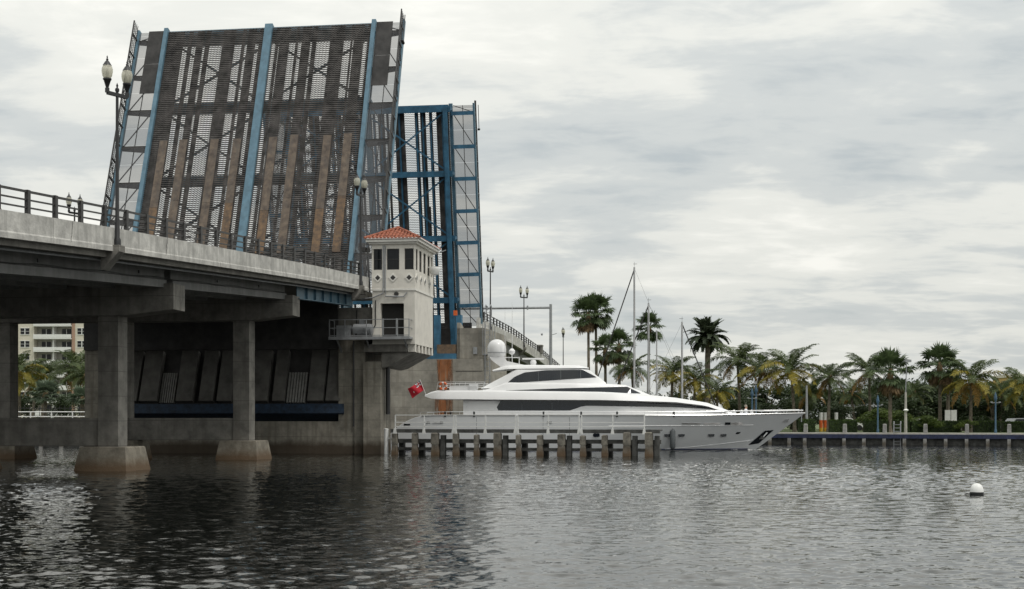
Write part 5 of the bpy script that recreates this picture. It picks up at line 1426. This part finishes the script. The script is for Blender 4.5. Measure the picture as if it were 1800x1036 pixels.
def car(px, Y, label, rz=0.0, colr='white'):
    p = at(px, 735, Y); o = thing('parked_car', label, 'car', (p.x, Y, 1.12), rz, 'parked cars behind the hedges')
    pr = [(-2.2, .35), (-2.2, .8), (-1.7, .95), (-1.2, 1.45), (.5, 1.48), (1.2, .98), (2.1, .82), (2.25, .4)]
    MB().prism(pr, lambda u, v, d: (u, d, v), -.85, .85).build('body', colr, o)
    for s in (-1, 1):
        MB().prism([(-1.5, .98), (-1.1, 1.38), (.4, 1.4), (.95, 1.0)], lambda u, v, d: (u, s * d, v), .852, .862).build('window', 'glass', o)
        for x in (-1.4, 1.4): MB().tube([(x, s * .7, .34), (x, s * .9, .34)], .34, 14).build('wheel', 'black', o)
    MB().prism([(.58, 1.44), (1.18, 1.02), (1.2, 1.03), (.6, 1.46)], lambda u, v, d: (u + .02, d, v + .015), -.7, .7).build('windscreen', 'glass', o)
car(1487, 170, 'white parked car behind the hedge right of the bow')
car(1634, 165, 'white parked car between the fan palms')
car(1795, 160, 'grey parked car at the right picture edge', .2, 'galv')
kp = at(1506, 735, 185)
ks = thing('park_kiosk', 'small white kiosk glimpsed between palm trunks', 'kiosk', (kp.x, kp.y, 1.1))
MB().box(-1.9, 1.9, -1.5, 1.5, 0, 3.0).build('wall', 'white', ks)
MB().frus(0, 0, 3.0, 3.7, 2.3, 1.9, .3, .3).build('roof', 'galv', ks)
MB().box(-.6, .6, -1.54, -1.502, .8, 2.2).build('window', 'glass', ks)
sg = at(1671, 735, 156)
bo = thing('notice_board', 'back of a pale notice board on posts behind the hedge', 'sign', (sg.x, sg.y, 1.1))
for x in (-.55, .55): MB().box(x - .05, x + .05, -.05, .05, 0, 2.2).build('post', 'galv', bo)
MB().box(-.65, -.03, -.09, -.052, 1.0, 2.4).build('panel', 'white', bo); MB().box(.03, .65, -.09, -.052, 1.0, 2.4).build('panel', 'white', bo)
pf = at(1717, 735, 175)
ph_ = thing('picket_fence', 'white picket fence in the shade under the golden coconut palm', 'fence', (pf.x - 3, pf.y, 1.1))
for k in range(14): MB().box(k * .55 - .1, k * .55 + .1, -.03, .03, 0, 1.9).build('picket', 'cap', ph_)
for z in (.5, 1.5): MB().box(-.1, 7.3, .03, .08, z, z + .1).build('rail', 'cap', ph_)
# ================================================================== buildings
def apartment():
    Y = 320; a, b_ = at(2, 735, Y), at(172, 735, Y); s = Y / F
    o = thing('apartment_building', 'cream apartment block with recessed balconies seen under the bridge', 'building', (a.x, Y, 1))
    X = lambda px: (px - 2) * s
    fh = 22.4 * s; nfl = 10
    Z = lambda py: H + (HZ - py) * s - 1
    zt = nfl * fh + .6
    MB().box(X(2), X(58), 0, 14, 0, zt).build('wall', 'cream', o)
    MB().box(X(132), X(172), 0, 14, 0, zt).build('wall', 'cream', o)
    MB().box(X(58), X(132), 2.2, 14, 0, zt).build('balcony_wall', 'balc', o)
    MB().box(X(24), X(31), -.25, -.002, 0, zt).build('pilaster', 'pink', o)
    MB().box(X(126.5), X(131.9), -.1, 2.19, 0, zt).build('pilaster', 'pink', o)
    MB().box(X(58.1), X(60), -.1, 2.19, 0, zt).build('pilaster', 'cream', o)
    MB().box(X(0), X(174), -.6, 14.5, zt + .01, zt + 1).build('roof', 'cream', o)
    MB().box(X(92.5), X(94.5), -.05, 2.18, 0, zt).build('pier', 'white', o)
    for k in range(nfl):
        z = Z(596.5) - 6 * fh + k * fh - .55 * 0
        if z < .2: continue
        MB().box(X(60.1), X(126.4), -.7, 2.1, z, z + .25).build('balcony_slab', 'white', o)
        MB().box(X(60.1), X(126.4), -.72, -.55, z + .252, z + 1.05).build('balcony_front', 'white', o)
        for c in (76, 112):
            w_ = MB().box(X(c - 8), X(c + 8), 2.12, 2.19, z + .26, z + 2.4).build('balcony_door', 'glass', o)
            MB().box(X(c - .6), X(c + .6), 2.06, 2.118, z + .26, z + 2.4).build('door_frame', 'white', w_)
        for c in (12, 44, 144, 162):
            w_ = MB().box(X(c - 7.6), X(c + 7.6), -.06, -.003, z + 1.1, z + 2.45).build('window', 'glass', o)
            m = MB().box(X(c - .7), X(c + .7), -.1, -.062, z + 1.1, z + 2.45)
            m.box(X(c - 8.2), X(c + 8.2), -.09, -.061, z + 1.74, z + 1.80).box(X(c - 8.2), X(c + 8.2), -.12, -.001, z + .98, z + 1.098).box(X(c - 8.2), X(c + 8.2), -.12, -.001, z + 2.452, z + 2.55)
            m.build('window_frame', 'white', w_)
apartment()
yb = at(1800, 735, 210)
yh = thing('yellow_building', 'yellow building corner behind the palm at the right picture edge', 'building', (yb.x - 1.2, 210, 1.1))
MB().box(0, 14, 0, 10, 0, 7.6).build('wall', 'yellow', yh)
MB().box(-.3, 14.3, -.3, 10.3, 7.61, 8.0).build('roof', 'cream', yh)
for k in range(4):
    for z in (1.4, 4.8):
        q = MB().box(.5 + k * 3.2, 2.2 + k * 3.2, -.05, -.002, z, z + 1.6).build('window', 'glass', yh)
        MB().box(.4 + k * 3.2, 2.3 + k * 3.2, -.12, -.003, z - .12, z - .002).build('sill', 'white', q)
fc_ = thing('iron_fence', 'black iron fence behind the white dock railing', 'fence', (-62, 141.5, 2.12))
for k in range(64): MB().box(k * .5 - .025, k * .5 + .025, -.025, .025, 0, 1.7).build('picket', 'black', fc_)
for z in (.2, 1.45): MB().box(-.1, 31.7, .03, .07, z, z + .06).build('rail', 'black', fc_)
